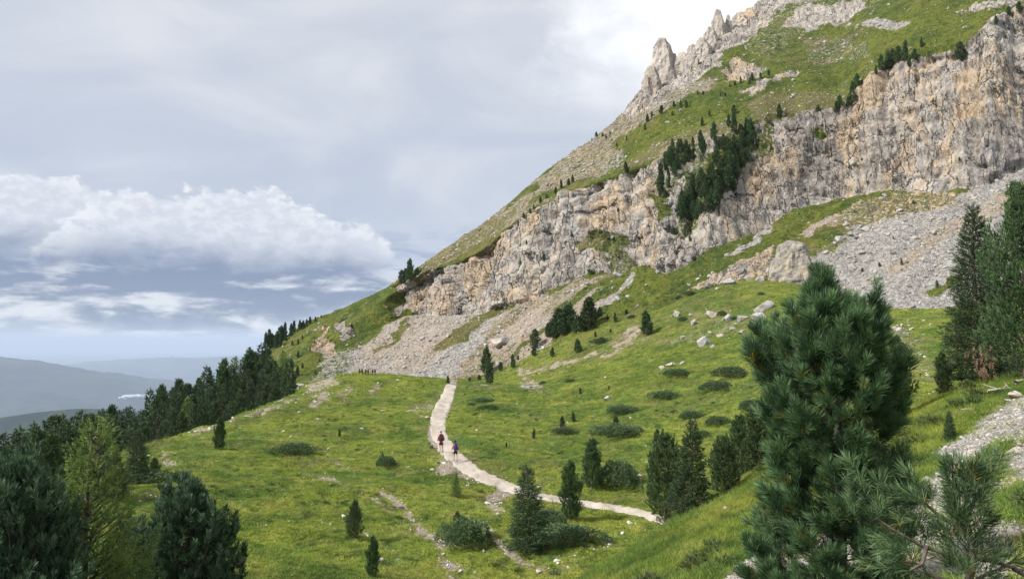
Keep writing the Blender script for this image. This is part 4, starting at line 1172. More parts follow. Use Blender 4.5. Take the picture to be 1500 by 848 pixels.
jr = (fbm(np.arange(len(Lp)) * .35, np.zeros(len(Lp)) + 5, np.zeros(len(Lp)), 3, 4) - .5) * .2
for i in range(len(Lp)):
    for j, s_ in enumerate(ws):
        s2 = s_ * (1 + jr[i] - jl[i]) + jl[i]
        q = Lp[i] * (1 - s2) + Rp[i] * s2
        h = drop(q[0], q[1], [meadow])
        PV[i, j] = (q[0], q[1], (h.z if h else q[2]) + (0.055 if 0 < j < NA - 1 else -0.03))
path = mesh_obj('path', PV.reshape(-1, 3), grid_faces(len(Lp), NA), M_PATH, smooth=True, kind='structure')
PATH_XY = PV[:, NA // 2, :2]; PATH_W = np.hypot(*(Lp - Rp)[:, :2].T) / 2

# ------------------------------------------------------------------ rocks
def rock_mat(name, ca, cb, cw, s):
    m, n = new_mat(name)
    pos = n.node('ShaderNodeNewGeometry').outputs['Position']
    a = n.noise(pos, 0.8 * s, 6, .65, .4); b = n.noise(pos, 3.0 * s, 5, .65)
    oi = n.node('ShaderNodeObjectInfo').outputs['Random']
    c = n.mix(n.ss(a, .32, .68), ca, cb)
    c = n.mix(n.m('MULTIPLY', n.ss(n.m('ADD', a, n.m('MULTIPLY', n.m('SUBTRACT', oi, .5), .5)), .55, .75), .7), c, cw)
    c = n.mix(n.m('MULTIPLY', n.ss(b, .42, .28), .7), c, (.10, .10, .095))
    finish(n, c, .92, n.m('ADD', a, n.m('MULTIPLY', b, .6)), .8, .25 / s, .12)
    return m
M_BOULD = rock_mat('boulder_rock', (.20, .19, .18), (.40, .385, .36), (.38, .31, .23), 1.0)
M_STONE = rock_mat('loose_stone', (.24, .23, .215), (.46, .435, .40), (.42, .33, .26), 9.0)
M_SPIRE = rock_mat('spire_rock', (.25, .225, .20), (.43, .385, .335), (.46, .33, .19), .35)
M_WHITE = rock_mat('pale_stone', (.36, .345, .32), (.58, .56, .53), (.50, .44, .36), 4.0)
import bmesh
def rock_mesh(name, seed, sub, mat, squash=.8, keep=13):
    """angular stone: a ball cut by random planes, then roughened"""
    rng = np.random.default_rng(seed)
    bm = bmesh.new()
    bmesh.ops.create_icosphere(bm, subdivisions=sub, radius=1)
    co = np.array([v.co[:] for v in bm.verts])
    for k in range(keep):
        nn = unit(rng.normal(size=3)); dd = rng.uniform(.42, .80)
        ex = np.maximum(co @ nn - dd, 0)
        co = co - ex[:, None] * nn[None] * .94
    if sub > 2:
        co = co * (1 + (fbm(co[:, 0] * 2.5 + seed, co[:, 1] * 2.5, co[:, 2] * 2.5, 3, seed) - .5)[:, None] * .12)
    co = co * np.array([1, rng.uniform(.7, .95), squash * rng.uniform(.75, 1.1)])
    for v, q in zip(bm.verts, co):
        v.co = q
    me = bpy.data.meshes.new(name)
    bm.to_mesh(me); bm.free()
    me.materials.append(mat)
    return me
BOULD = [rock_mesh('boulder', 200 + k, 4, M_BOULD) for k in range(6)]
def boulder(u, v, wpx, hpx, label, group=None, me=None, sheets=(meadow, mountain), rz=None):
    p = hit_px(u, v, list(sheets))
    o = bpy.data.objects.new('boulder', me or BOULD[rt.randrange(6)])
    col.objects.link(o)
    w_, h_ = wpx * p.y / F / 2, hpx * p.y / F / 2
    o.location = (p.x, p.y + w_ * .3, p.z + h_ * .38)
    o.scale = (w_, w_ * .9, h_ * 1.5)
    o.rotation_euler = (rt.uniform(-.15, .15), rt.uniform(-.15, .15), rt.uniform(0, 6.28) if rz is None else rz)
    return tag(o, label, 'boulder', group)
for u, v, w_, h_, lab in [(1121,455,32,24,'large rounded pale boulder resting against sandy ground near the foreground pine'),(1113,470,34,20,'low broad grey boulder under the large rounded pale boulder'),(1088,470,26,18,'pale split boulder beside two more in a row on the green rise'),
                          (1046,464,30,17,'long flat topped boulder on the green rise'),(1031,506,26,20,'pale boulder with a shaded side, alone below the row of boulders'),(892,586,19,9,'flat grey stone lying alone in the right meadow'),
                          (1000,496,12,10,'small upright pale rock left of the lone boulder'),(984,536,22,10,'low whitish rock at the brow of the meadow'),(736,506,36,24,'big grey outcrop block sticking out of the scree'),
                          (772,568,24,8,'whitish flat rock at the brow right of the path end'),(1320,488,18,13,'grey boulder topmost of the heap on the meadow below the scree'),(438,592-22,18,18,'pale block at the forest edge by the crest'),
                          (430,195+390,7,4,'tiny pale stone on the left meadow edge')]:
    boulder(u, v, w_, h_, lab)
for u, v, w_, h_ in [(1069,470,17,16),(993,463,17,14),(1016,476,15,15),(970,540,13,7),(999,534,13,8),(1072,416,27,13),(1037,421,15,8),(1056,494,17,8),(1088,488,20,8),(1074,483,11,7),(1098,410,16,10),(1114,412,22,16),(1135,408,18,12),(1052,424,12,6),(1060,470,10,8),(1012,462,9,6),(985,465,8,6),(1040,488,8,6),(1045,509,10,6),(1022,410,10,6),(1127,400,14,14),(1080,476,9,6)]:
    boulder(u, v, w_, h_, 'pale boulder in the scatter of rocks on the green rise below the crags', 'boulders on the green rise')
for u, v, w_, h_ in [(1312,484,12,9),(1328,490,14,8),(1305,496,9,6),(1336,484,12,8),(1322,478,9,8),(1345,500,8,5),(1331,512,8,5),(1308,520,8,5),(1350,520,9,5)]:
    boulder(u, v, w_, h_, 'grey stone of the heap on the meadow right below the scree', 'stones below the grey scree')
for u, v, w_, h_ in [(438,604,10,4),(351,263+365,8,3),(462,589,10,5),(455,577,9,5),(470,572,8,4),(602,603,14,4),(626,612,10,4),(612,598,9,3),(561,602,9,3),(530,628,9,3),(465,614,10,3),(636,790,7,4),(700,708,6,4),(708,808,8,5),(884,790,10,6),(870,806,8,5)]:
    boulder(u, v, w_, h_, 'small pale stone lying in the meadow grass', 'pale stones in the meadow')
for u, v, w_, h_ in [(1160,398,26,20),(1180,402,24,18),(1142,402,20,16),(1200,396,18,12),(1215,390,16,10),(1175,385,18,12),(1195,410,12,8),(1215,412,14,8)]:
    boulder(u, v, w_, h_, 'grey block heaped at the foot of the tall standing rock', 'blocks at the foot of the standing rock', sheets=(mountain, meadow))
for u, v, w_, h_ in [(1230,352,18,14),(1245,345,14,10),(1255,350,16,9),(1270,338,20,12),(1285,330,16,10),(1250,310,14,10),(1225,360,12,12),(1240,330,12,8),(1235,372,16,8),(1210,372,14,8),(1320,310,14,8),(1280,355,12,7),(1300,345,14,8)]:
    boulder(u, v, w_, h_, 'grey block in the jumble at the top of the scree under the brown bank', 'blocks below the brown bank', sheets=(mountain, meadow))
for u, v, w_, h_ in [(1262,372,18,8),(1290,408,22,8),(1335,332,10,6),(1340,350,18,8),(1372,342,24,12),(1310,372,14,7),(1255,395,14,7),(1235,425,12,6),(1330,430,10,5),(1275,430,10,5),(1305,440,8,5)]:
    boulder(u, v, w_, h_, 'grey block lying apart on the open scree fan', 'blocks on the open scree fan', sheets=(mountain, meadow))
for u, v, w_, h_ in [(905,405,16,12),(895,392,18,14),(862,418,12,8),(832,430,12,8),(700,520,8,6),(680,470,9,6),(640,492,6,4),(806,402,14,18),(880,400,16,12),(1040,405,12,7),(1010,418,10,6),(770,452,9,6)]:
    boulder(u, v, w_, h_, 'brownish block below the crags on the upper scree', 'blocks under the crags', sheets=(mountain,))
# the standing block on the scree
def spire_mesh(name, seed, prof, wid, dep, mat, H):
    """a fractured rock tower: stacked angular rings"""
    nr, na = 46, 40
    t = np.linspace(0, 1, nr)[:, None]; a = np.linspace(0, 2 * np.pi, na, endpoint=False)[None, :]
    pr = np.interp(t[:, 0], *zip(*prof))[:, None]
    sq = 1 / np.maximum(np.abs(np.cos(a + .4)), np.abs(np.sin(a + .4))) ** .75
    X = np.cos(a) * sq * pr; Yq = np.sin(a) * sq * pr; Z = t + 0 * a
    d = (fbm(X * 2 + seed, Yq * 2, Z * 1.2, 3, seed, ridged=True) - .5) * .5 + (fbm(X * 6, Yq * 6, Z * 7, 3, seed + 5) - .5) * .30
    X, Yq = X * (1 + d), Yq * (1 + d)
    Z = Z + (fbm(X * 3, Yq * 3, Z * 0 + seed, 2, seed + 2) - .5) * .10 * t
    V = np.stack([X * wid, Yq * dep, Z * H], -1).reshape(-1, 3)
    k = np.arange(nr * na).reshape(nr, na)
    fq = np.stack([k[:-1], np.roll(k[:-1], -1, 1), np.roll(k[1:], -1, 1), k[1:]], -1).reshape(-1, 4)
    top = np.array([[0, 0, H * 1.01]])
    V = np.concatenate([V, top])
    ft = np.stack([k[-1], np.roll(k[-1], -1), np.full(na, nr * na), np.full(na, nr * na)], -1)
    me = bpy.data.meshes.new(name)
    me.from_pydata(V.tolist(), [], [tuple(q) for q in fq] + [tuple(q[:3]) for q in ft])
    me.materials.append(mat)
    return me
def spire(u, v, wpx, hpx, prof, seed, label, name='rock_tower', cat='rock', mat=None, sink=.12, ydepth=None, depth_k=.8):
    p = hit_px(u, v, [mountain]) if ydepth is None else Vector((ray(u, v)[0] * ydepth, ydepth, ray(u, v)[1] * ydepth))
    w_, h_ = wpx * p.y / F / 2, hpx * p.y / F
    o = bpy.data.objects.new(name, spire_mesh(name, seed, prof, w_, w_ * depth_k, mat or M_SPIRE, h_ * (1 + sink)))
    o.location = (p.x, p.y, p.z - h_ * sink)
    col.objects.link(o)
    return tag(o, label, cat)
spire(1162,404,54,50,[(0,1.25),(.3,1.05),(.55,.9),(.75,.8),(.92,.66),(1,.35)],3,'tall standing rock block with a yellowish face on the scree','boulder','boulder',rock_mat('grey_block', (.17, .158, .145), (.33, .305, .27), (.40, .30, .18), .9),sink=.5)
spire(1138,408,22,30,[(0,1),(.6,.8),(1,.4)],8,'stubby yellowish rock leaning against the tall standing block','boulder','boulder',sink=.5)
spire(971,112,36,58,[(0,1.3),(.3,1.1),(.6,.8),(.85,.55),(1,.25)],5,'tallest slender rock tower on the mountain skyline, yellow on its side',sink=.6)
spire(947,136,12,26,[(0,1.1),(.5,.75),(1,.3)],9,'smallest needle of rock beside the tallest tower on the skyline',sink=.4)
spire(955,132,26,36,[(0,1.1),(.5,.9),(.8,.6),(1,.35)],21,'blocky rock shoulder at the foot of the tallest skyline tower',sink=.4)
spire(1053,48,26,34,[(0,1.2),(.4,.9),(.75,.55),(1,.25)],12,'twin topped rock tower high on the skyline, taller half',sink=.9)
spire(1067,44,16,22,[(0,1.2),(.5,.7),(1,.25)],14,'twin topped rock tower high on the skyline, lower half',sink=.9)
for u_, v_, w_, h_, s_ in ((986,104,26,24,31),(1000,96,26,18,32),(1014,86,22,20,33),(1028,74,26,18,34),(1041,60,22,20,35),(1084,32,24,14,36),(1098,24,20,12,37)):
    tag(spire(u_, v_, w_, h_, [(0,1.25),(.5,1.0),(.75,.7),(1,.3)], s_, '', sink=1.3), 'low jagged crag on the rocky skyline between the towers', 'rock', 'jagged skyline crags')
#spire(1010,90,56,24,[(0,1.1),(.5,.9),(.8,.7),(1,.4)],16,'long blocky crag between the two skyline towers',sink=.5)
#spire(1033,68,40,22,[(0,1.1),(.5,.9),(.8,.6),(1,.4)],18,'rounded crag below the twin topped tower on the skyline',sink=.5)
#spire(1100,22,44,24,[(0,1.1),(.5,.9),(.8,.6),(1,.4)],19,'broken crag at the top of the skyline above the green slope',sink=.5)

# ------------------------------------------------------------------ scattering of what nobody could count
def scatter(name, P, scl, protos, rng, tilt=.25, nonuni=0.0):
    me = bpy.data.meshes.new(name)
    me.vertices.add(len(P)); me.vertices.foreach_set('co', np.asarray(P, np.float32).ravel())
    o = bpy.data.objects.new(name, me)
    col.objects.link(o)
    rot = np.stack([rng.normal(0, tilt, len(P)), rng.normal(0, tilt, len(P)), rng.random(len(P)) * 6.283], -1)
    attr(o, 'scl', scl); attr(o, 'rot', rot, 'FLOAT_VECTOR')
    cl = bpy.data.collections.new(name + '_pieces')
    for me_ in protos:
        q = bpy.data.objects.new(name + '_piece', me_)
        cl.objects.link(q)
    ng = bpy.data.node_groups.new(name, 'GeometryNodeTree')
    ng.interface.new_socket('Geometry', in_out='INPUT', socket_type='NodeSocketGeometry')
    ng.interface.new_socket('Geometry', in_out='OUTPUT', socket_type='NodeSocketGeometry')
    nd, lk = ng.nodes, ng.links
    gi, go = nd.new('NodeGroupInput'), nd.new('NodeGroupOutput')
    ci = nd.new('GeometryNodeCollectionInfo')
    ci.inputs['Collection'].default_value = cl
    ci.inputs['Separate Children'].default_value = True
    ci.inputs['Reset Children'].default_value = True
    ip = nd.new('GeometryNodeInstanceOnPoints')
    ip.inputs['Pick Instance'].default_value = True
    na_ = nd.new('GeometryNodeInputNamedAttribute'); na_.data_type = 'FLOAT'; na_.inputs['Name'].default_value = 'scl'
    nr_ = nd.new('GeometryNodeInputNamedAttribute'); nr_.data_type = 'FLOAT_VECTOR'; nr_.inputs['Name'].default_value = 'rot'
    lk.new(gi.outputs[0], ip.inputs['Points']); lk.new(ci.outputs[0], ip.inputs['Instance'])
    lk.new(na_.outputs[0], ip.inputs['Scale']); lk.new(nr_.outputs[0], ip.inputs['Rotation'])
    lk.new(ip.outputs[0], go.inputs[0])
    md = o.modifiers.new('scatter', 'NODES'); md.node_group = ng
    o['kind'] = 'stuff'
    return o
def sample_grid(P, wgt, n_, rng):
    """random points on a grid surface, wgt per cell"""
    A = P[:-1, :-1]; B = P[:-1, 1:]; C = P[1:, 1:]; D_ = P[1:, :-1]
    w_ = wgt[:-1, :-1].ravel().astype(float)
    cs = np.cumsum(w_); cs /= cs[-1]
    i = np.searchsorted(cs, rng.random(n_))
    s, t = rng.random((n_, 1)), rng.random((n_, 1))
    g_ = lambda a: a.reshape(-1, 3)[i]
    return (g_(A) * (1 - s) + g_(B) * s) * (1 - t) + (g_(D_) * (1 - s) + g_(C) * s) * t, i
def cell_area(P):
    a = np.zeros(P.shape[:2])
    a[:-1, :-1] = np.linalg.norm(np.cross(P[:-1, 1:] - P[:-1, :-1], P[1:, :-1] - P[:-1, :-1]), axis=-1)
    return a
rng = np.random.default_rng(77)
SMALL = [rock_mesh('stone', 300 + k, 2, M_STONE, .7, 6) for k in range(6)]
PALE = [rock_mesh('stone', 320 + k, 2, M_WHITE, .65, 6) for k in range(4)]
SCREE = [rock_mesh('stone', 340 + k, 1, rock_mat('scree_stone_%d' % k, (.17 + .025 * k, .165 + .025 * k, .158 + .024 * k), (.30 + .05 * k, .29 + .05 * k, .275 + .05 * k), (.38, .31, .23), 1.2), .7, 5) for k in range(4)]
# mountain scree
aK = cell_area(PK)
vis = (uk > -10) & (uk < 1510) & (vk > -20) & (tk < I_SK)
wS = aK * vis * (np.clip(scr - .3, 0, 1) * np.clip(1.0 - gra2 * 1.3, 0.02, 1))
q, i_ = sample_grid(PK, wS, 16000, rng)
scatter('scree_stones', q, np.clip(rng.pareto(2.4, len(q)) * .12 + .09, .09, .8), SCREE, rng, .5)
wS = aK * vis * ((gra2 > .3) * .25 + (gra2 > .3) * (warm > .6)) * (tk < I_SK)
q, i_ = sample_grid(PK, wS, 4500, rng)
scatter('slope_stones', q, np.clip(rng.pareto(2.4, len(q)) * .2 + .10, .1, .9), SCREE, rng, .4)
# grass clumps and shrubs on the mountain
def tuft_mesh(name, seed, nbl, rad, hgt, wd, mat, lean=.5):
    r_ = np.random.default_rng(seed)
    an = r_.random(nbl) * 6.283; rr_ = rad * np.sqrt(r_.random(nbl))
    b_ = np.stack([rr_ * np.cos(an), rr_ * np.sin(an), 0 * an - .02], -1)
    d_ = unit(np.stack([r_.normal(0, lean, nbl), r_.normal(0, lean, nbl), np.ones(nbl)], -1))
    V, f = blades(b_, d_, hgt * r_.uniform(.5, 1.2, nbl), wd, r_, False)
    o = mesh_obj(name, V, f, mat)
    col.objects.unlink(o)
    return o.data
M_GRASS, n = new_mat('grass_blades')
pos = n.node('ShaderNodeNewGeometry').outputs['Position']
oi = n.node('ShaderNodeObjectInfo').outputs['Random']
gc = grass_color(n, pos, 1.6)
gc = n.mix(n.m('MULTIPLY', n.ss(oi, .84, 1.0), .55), gc, (0.26, 0.24, 0.085))
gc = n.mix(n.m('MULTIPLY', n.ss(oi, .18, .0), .55), gc, (0.055, 0.10, 0.028))
finish(n, gc, .7, None, spec=.15, trans=.35)
TUFT_F = [tuft_mesh('tuft', 400 + k, 34, .34, .15, .034, M_GRASS, .8) for k in range(4)]
TUFT_N = [tuft_mesh('tuft', 410 + k, 46, .16, .10, .0075, M_GRASS, .8) for k in range(4)]
aM = cell_area(PM)
dM = np.linalg.norm(PM, axis=-1)
inview = (um > -30) & (um < 1530) & (vm < 900)
gm = np.clip((grass_m - .45) * 2, 0, 1) * inview
clump = fbm(Xm * .5, Ym * .5, 0 * Xm, 3, 201)
q, i_ = sample_grid(PM, aM * gm / dM ** 1.2 * (.25 + 1.5 * clump ** 2), 150000, rng)
pdm = np.full(len(q), 1e9)
for k in range(0, len(PATH_XY), 3):
    pdm = np.minimum(pdm, np.hypot(q[:, 0] - PATH_XY[k, 0], q[:, 1] - PATH_XY[k, 1]) / PATH_W[k])
q = q[pdm > rng.uniform(.72, 1.02, len(q))]
sq = rng.uniform(.55, 1.25, len(q)) * np.interp(q[:, 1], [30, 140], [.75, 1.15]) * (.6 + .9 * fbm(q[:, 0] * .4, q[:, 1] * .4, 0 * q[:, 0], 3, 211))
g_ = scatter('meadow_grass', q, sq, TUFT_F, rng, .15)
g_['label'] = 'short green and yellowish pasture grass of the meadow'; g_['category'] = 'grass'
aN = cell_area(PN)
vn_ = (un > 780) & (un < 1560) & (vnn < 900) & (Yn > 2)
gw = np.clip((gn - .30) * 2, 0.02, 1) * vn_
q, i_ = sample_grid(PN, aN * gw / np.maximum(Yn, 3) ** .9, 110000, rng)
g_ = scatter('hillside_grass', q, rng.uniform(.6, 1.5, len(q)) * (.45 + 1.1 * fbm(q[:, 0] * .9, q[:, 1] * .9, 0 * q[:, 0], 3, 221)), TUFT_N, rng, .2)
g_['label'] = 'green grass on the near hillside'; g_['category'] = 'grass'
# low shrubs on the hillside
def shrub_mesh(seed):
    r_ = np.random.default_rng(seed)
    P_ = unit(r_.normal(size=(70, 3))) * r_.random((70, 1)) ** .5 * np.array([1, 1, .6]); P_[:, 2] = np.abs(P_[:, 2])
    V, f, t = shoots(P_ * .2, unit(P_ + np.array([0, 0, .5])), np.full(70, .07), 12, .05, .011, r_, False)
    o = mesh_obj('shrub', V, f, M_SHRUB); attr(o, 'tint', t); col.objects.unlink(o)
    return o.data
M_SHRUB = needle_mat('shrub_leaves', (0.045, 0.070, 0.024), (0.105, 0.135, 0.042), (0.20, 0.15, 0.07))
q, i_ = sample_grid(PN, aN * vn_ * (gn > .55) * np.clip(fbm(Xn * .4, Yn * .4, 0 * Xn, 3, 231) * 3 - 1.35, 0, 1) / np.maximum(Yn, 3) ** .5, 700, rng)
g_ = scatter('hillside_shrubs', q, rng.uniform(.5, 1.6, len(q)), [shrub_mesh(k) for k in (1, 2, 3)], rng, .2)
q, i_ = sample_grid(PM, aM * inview * (grass_m > .6) * np.clip(fbm(Xm * .12, Ym * .12, 0 * Xm, 3, 233) * 3 - 1.4, 0, 1) / dM, 600, rng)
g_ = scatter('meadow_shrubs', q, rng.uniform(.5, 1.4, len(q)), [shrub_mesh(k) for k in (4, 5, 6)], rng, .2)
# meadow stones
q, i_ = sample_grid(PM, aM * inview * (np.clip(bare, 0, 1) * 1.0 + .03) / dM, 3200, rng)
q = q[(np.min([np.hypot(q[:, 0] - a_[0], q[:, 1] - a_[1]) for a_ in PATH_XY[::4]], 0) > 1.2)]
scatter('meadow_stones', q, np.clip(rng.pareto(2.2, len(q)) * .05 + .045, .045, .26), PALE, rng, .3)
# the stony strip: the largest stones singly, the rest as gravel
wn = aN * vn_ * np.clip(1.0 - gn * 1.15, 0.015, 1)
q, i_ = sample_grid(PN, wn / np.maximum(Yn, 4) ** .6, 15000, rng)
scatter('gravel', q, np.clip(rng.pareto(2.6, len(q)) * .016 + .014, .012, .065), SMALL, rng, .5)
q, i_ = sample_grid(PN, wn / np.maximum(Yn, 4) ** .2, 300, rng)
for k in range(len(q)):
    o = bpy.data.objects.new('stone', SMALL[k % 6])
    col.objects.link(o)
    s_ = float(np.clip(rng.pareto(2.4) * .035 + .05, .05, .17)) * min(1.0, .35 + q[k][1] / 18)
    o.location = q[k] + np.array([0, 0, s_ * .2])
    o.scale = (s_ * 1.2, s_ * rng.uniform(.7, 1.1), s_ * rng.uniform(.5, .9))
    o.rotation_euler = (rng.normal(0, .3), rng.normal(0, .3), rng.random() * 6.28)
    o.parent = near

# ------------------------------------------------------------------ hikers
def flat_mat(name, c, rough=.8, var=.25):
    m, n = new_mat(name)
    pos = n.node('ShaderNodeTexCoord').outputs['Object']
    f = n.noise(pos, 14, 4, .6)
    finish(n, n.mix(f, tuple(x * (1 - var) for x in c), tuple(min(1, x * (1 + var)) for x in c)), rough, f, .3, .01, .3)
    return m
M_SKIN = flat_mat('skin', (.42, .25, .18), .6, .06)
JOINT = {'pelvis': ((0,0,.95), .125), 'waist': ((0,.02,1.10), .115), 'chest': ((0,.06,1.32), .145), 'nb': ((0,.08,1.47), .065), 'neck': ((0,.09,1.54), .052), 'head': ((0,.11,1.63), .088), 'crown': ((0,.11,1.72), .070),
         'nose': ((0,.205,1.63), .016),
         'shL': ((-.17,.06,1.42), .062), 'elL': ((-.25,.02,1.16), .045), 'wrL': ((-.25,.22,1.03), .029), 'haL': ((-.25,.30,1.04), .034),
         'shR': ((.17,.06,1.42), .062), 'elR': ((.25,-.04,1.17), .045), 'wrR': ((.26,.13,1.00), .029), 'haR': ((.26,.21,1.00), .034),
         'hiL': ((-.085,0,.90), .090), 'knL': ((-.10,.15,.51), .060), 'anL': ((-.10,.10,.09), .040), 'toL': ((-.10,.26,.035), .034),
         'hiR': ((.085,0,.90), .090), 'knR': ((.10,-.02,.50), .060), 'anR': ((.10,-.22,.13), .040), 'toR': ((.10,-.09,.035), .034)}
EDGE = [('pelvis','waist'),('waist','chest'),('chest','nb'),('nb','neck'),('neck','head'),('head','crown'),('head','nose'),('chest','shL'),('shL','elL'),('elL','wrL'),('wrL','haL'),('chest','shR'),('shR','elR'),('elR','wrR'),('wrR','haR'),
        ('pelvis','hiL'),('hiL','knL'),('knL','anL'),('anL','toL'),('pelvis','hiR'),('hiR','knR'),('knR','anR'),('anR','toR')]
def skin(name, J, E, root, mat, parent, sub=1):
    names = [k for k in J if any(k in e for e in E)]
    me = bpy.data.meshes.new(name)
    me.from_pydata([J[k][0] for k in names], [(names.index(a), names.index(b)) for a, b in E], [])
    o = bpy.data.objects.new(name, me)
    col.objects.link(o)
    o.modifiers.new('skin', 'SKIN').use_smooth_shade = True
    bpy.context.view_layer.objects.active = o
    if not me.skin_vertices:
        me.attributes  # layer is added by the modifier
    for i, k in enumerate(names):
        sv = me.skin_vertices[0].data[i]
        sv.radius = (J[k][1], J[k][1])
        sv.use_root = (k == root)
    ss_ = o.modifiers.new('sub', 'SUBSURF'); ss_.levels = sub; ss_.render_levels = sub
    dg = bpy.context.evaluated_depsgraph_get()
    m2 = bpy.data.meshes.new_from_object(o.evaluated_get(dg))
    col.objects.unlink(o); bpy.data.objects.remove(o)
    m2.materials.clear(); m2.materials.append(mat)
    for p in m2.polygons:
        p.use_smooth = True
    q = bpy.data.objects.new(name, m2)
    col.objects.link(q); q.parent = parent
    return q
def grow(J, keys, k, **mv):
    return {a: (mv.get(a, J[a][0]), J[a][1] + k) for a in keys}
def lerp(a, b, t):
    return tuple(x + (y - x) * t for x, y in zip(a, b))
def rbox(name, sx, sy, sz, loc, mat, parent, bev=.05, taper=.85):
    bm = bmesh.new()
    bmesh.ops.create_cube(bm, size=1)
    for v in bm.verts:
        k = taper if v.co.z > 0 else 1
        v.co = Vector((v.co.x * sx * k, v.co.y * sy * k, v.co.z * sz))
    bmesh.ops.bevel(bm, geom=bm.edges[:], offset=bev, segments=3, affect='EDGES', profile=.5)
    me = bpy.data.meshes.new(name); bm.to_mesh(me); bm.free()
    me.materials.append(mat)
    for p in me.polygons:
        p.use_smooth = True
    o = bpy.data.objects.new(name, me); o.location = loc
    col.objects.link(o); o.parent = parent
    return o
def hiker(u, v, hgt, rz, label, shirt, shorts, pack, hat, hat_name, pack_label, pole_label, mirror):
    p = hit_px(u, v, [path, meadow])
    J = {k: (((-a[0][0] if mirror else a[0][0]), a[0][1], a[0][2]), a[1]) for k, a in JOINT.items()}
    E = list(EDGE)
    for s_ in 'LR':                       # four fingers closed on the pole, and a thumb
        h = J['ha' + s_][0]
        sg = 1 if h[0] < 0 else -1
        for k in range(4):
            a_ = 'f%s%d' % (s_, k)
            J[a_ + 'a'] = ((h[0] + sg * .005, h[1] + .035, h[2] + .028 - .018 * k), .0095)
            J[a_ + 'b'] = ((h[0] + sg * .035, h[1] + .050 - .003 * k, h[2] + .026 - .018 * k), .0085)
            J[a_ + 'c'] = ((h[0] + sg * .050, h[1] + .028, h[2] + .024 - .018 * k), .0075)
            E += [('ha' + s_, a_ + 'a'), (a_ + 'a', a_ + 'b'), (a_ + 'b', a_ + 'c')]
        J['t' + s_] = ((h[0] + sg * .034, h[1] - .004, h[2] + .030), .0095); J['u' + s_] = ((h[0] + sg * .044, h[1] + .028, h[2] + .040), .008)
        E += [('ha' + s_, 't' + s_), ('t' + s_, 'u' + s_)]
    e = empty('person', (p.x, p.y, p.z + .045), rz)
    e.scale = (hgt / 1.79,) * 3
    tag(e, label, 'person')
    skin('body', J, E, 'pelvis', M_SKIN, e)
    up = ['waist', 'chest', 'nb', 'shL', 'elL', 'wrL', 'shR', 'elR', 'wrR', 'pelvis']
    skin('shirt', grow(J, up, .016), [x for x in EDGE if x[0] in up and x[1] in up], 'chest', shirt, e)
    dn = grow(J, ['pelvis', 'hiL', 'hiR', 'knL', 'knR', 'waist'], .026)
    for s_ in 'LR':
        dn['kn' + s_] = (lerp(J['hi' + s_][0], J['kn' + s_][0], .72), .098)
    dn['waist'] = (lerp(J['pelvis'][0], J['waist'][0], .3), .140)
    skin('shorts', dn, [('pelvis','waist'),('pelvis','hiL'),('pelvis','hiR'),('hiL','knL'),('hiR','knR')], 'pelvis', shorts, e)
    for s_ in 'LR':
        sh = {'an': (lerp(J['an' + s_][0], J['kn' + s_][0], .16), .050), 'mid': (J['an' + s_][0], .052), 'to': (J['to' + s_][0], .044)}
        skin('shoe', sh, [('an', 'mid'), ('mid', 'to')], 'mid', M_SHOE, e)
    hd = {'a': (lerp(J['head'][0], (0, .02, 1.6), .3), .088), 'b': ((0, .09, 1.69), .096), 'c': ((0, .11, 1.745), .070)}
    ed = [('a', 'b'), ('b', 'c')]
    if hat_name == 'cap':
        hd = {'b': ((0, .10, 1.69), .100), 'c': ((0, .11, 1.755), .072), 'brim': ((0, .24, 1.685), .030)}
        ed = [('b', 'c'), ('b', 'brim')]
    skin(hat_name, hd, ed, 'b', hat, e)
    bp = empty('backpack', (p.x, p.y, p.z + .045), rz)
    bp.scale = e.scale
    tag(bp, pack_label, 'backpack')
    bag = rbox('bag', .30, .22, .50, (0, -.17, 1.26), pack, bp)
    rbox('lid', .29, .21, .12, (0, 0, .27), pack, bag, .04)
    rbox('pocket', .07, .15, .24, (-.165, 0, -.12), pack, bag, .025)
    rbox('pocket', .07, .15, .24, (.165, 0, -.12), pack, bag, .025)
    for sg in (-1, 1):
        V, f = tube([(sg * .09, -.06, 1.48), (sg * .105, .05, 1.515), (sg * .11, .18, 1.44), (sg * .12, .20, 1.28), (sg * .15, .08, 1.12), (sg * .12, -.06, 1.06)], [.022] * 6, 6)
        mesh_obj('strap', V, f, M_STRAP, bp, smooth=True)
    V, f = tube([(.165 * math.cos(q), .02 + .15 * math.sin(q), 1.0) for q in np.linspace(0, 6.283, 17)], [.024] * 17, 6)
    mesh_obj('hip_belt', V, f, M_BELT if not mirror else M_STRAP, bp, smooth=True)
    for s_ in 'LR':
        h = J['ha' + s_][0]
        sg = 1 if h[0] < 0 else -1
        hp = Vector((h[0] + sg * .028, h[1] + .022, h[2] + .03))
        ft = Vector((h[0] + sg * .02, h[1] - (.16 if s_ == 'R' else .02), .0))
        po = empty('trekking_pole', (p.x, p.y, p.z + .045), rz)
        po.scale = e.scale
        tag(po, pole_label, 'pole', pole_label)
        V, f = tube([ft, hp.lerp(ft, .08)], [.006, .009], 6); shaft = mesh_obj('shaft', V, f, M_POLE, po)
        V, f = tube([hp.lerp(ft, .10), hp + Vector((0, 0, .06))], [.014, .016], 6); mesh_obj('grip', V, f, M_STRAP, po)
        V, f = tube([ft + Vector((0, 0, .05)), ft + Vector((0, 0, .056))], [.032, .03], 8); mesh_obj('basket', V, f, M_STRAP, shaft)
    return e
M_SHOE = flat_mat('hiking_shoe', (.10, .11, .17)); M_STRAP = flat_mat('webbing', (.03, .03, .035)); M_BELT = flat_mat('orange_cloth', (.55, .07, .03)); M_POLE = flat_mat('pole_metal', (.10, .10, .11), .4)
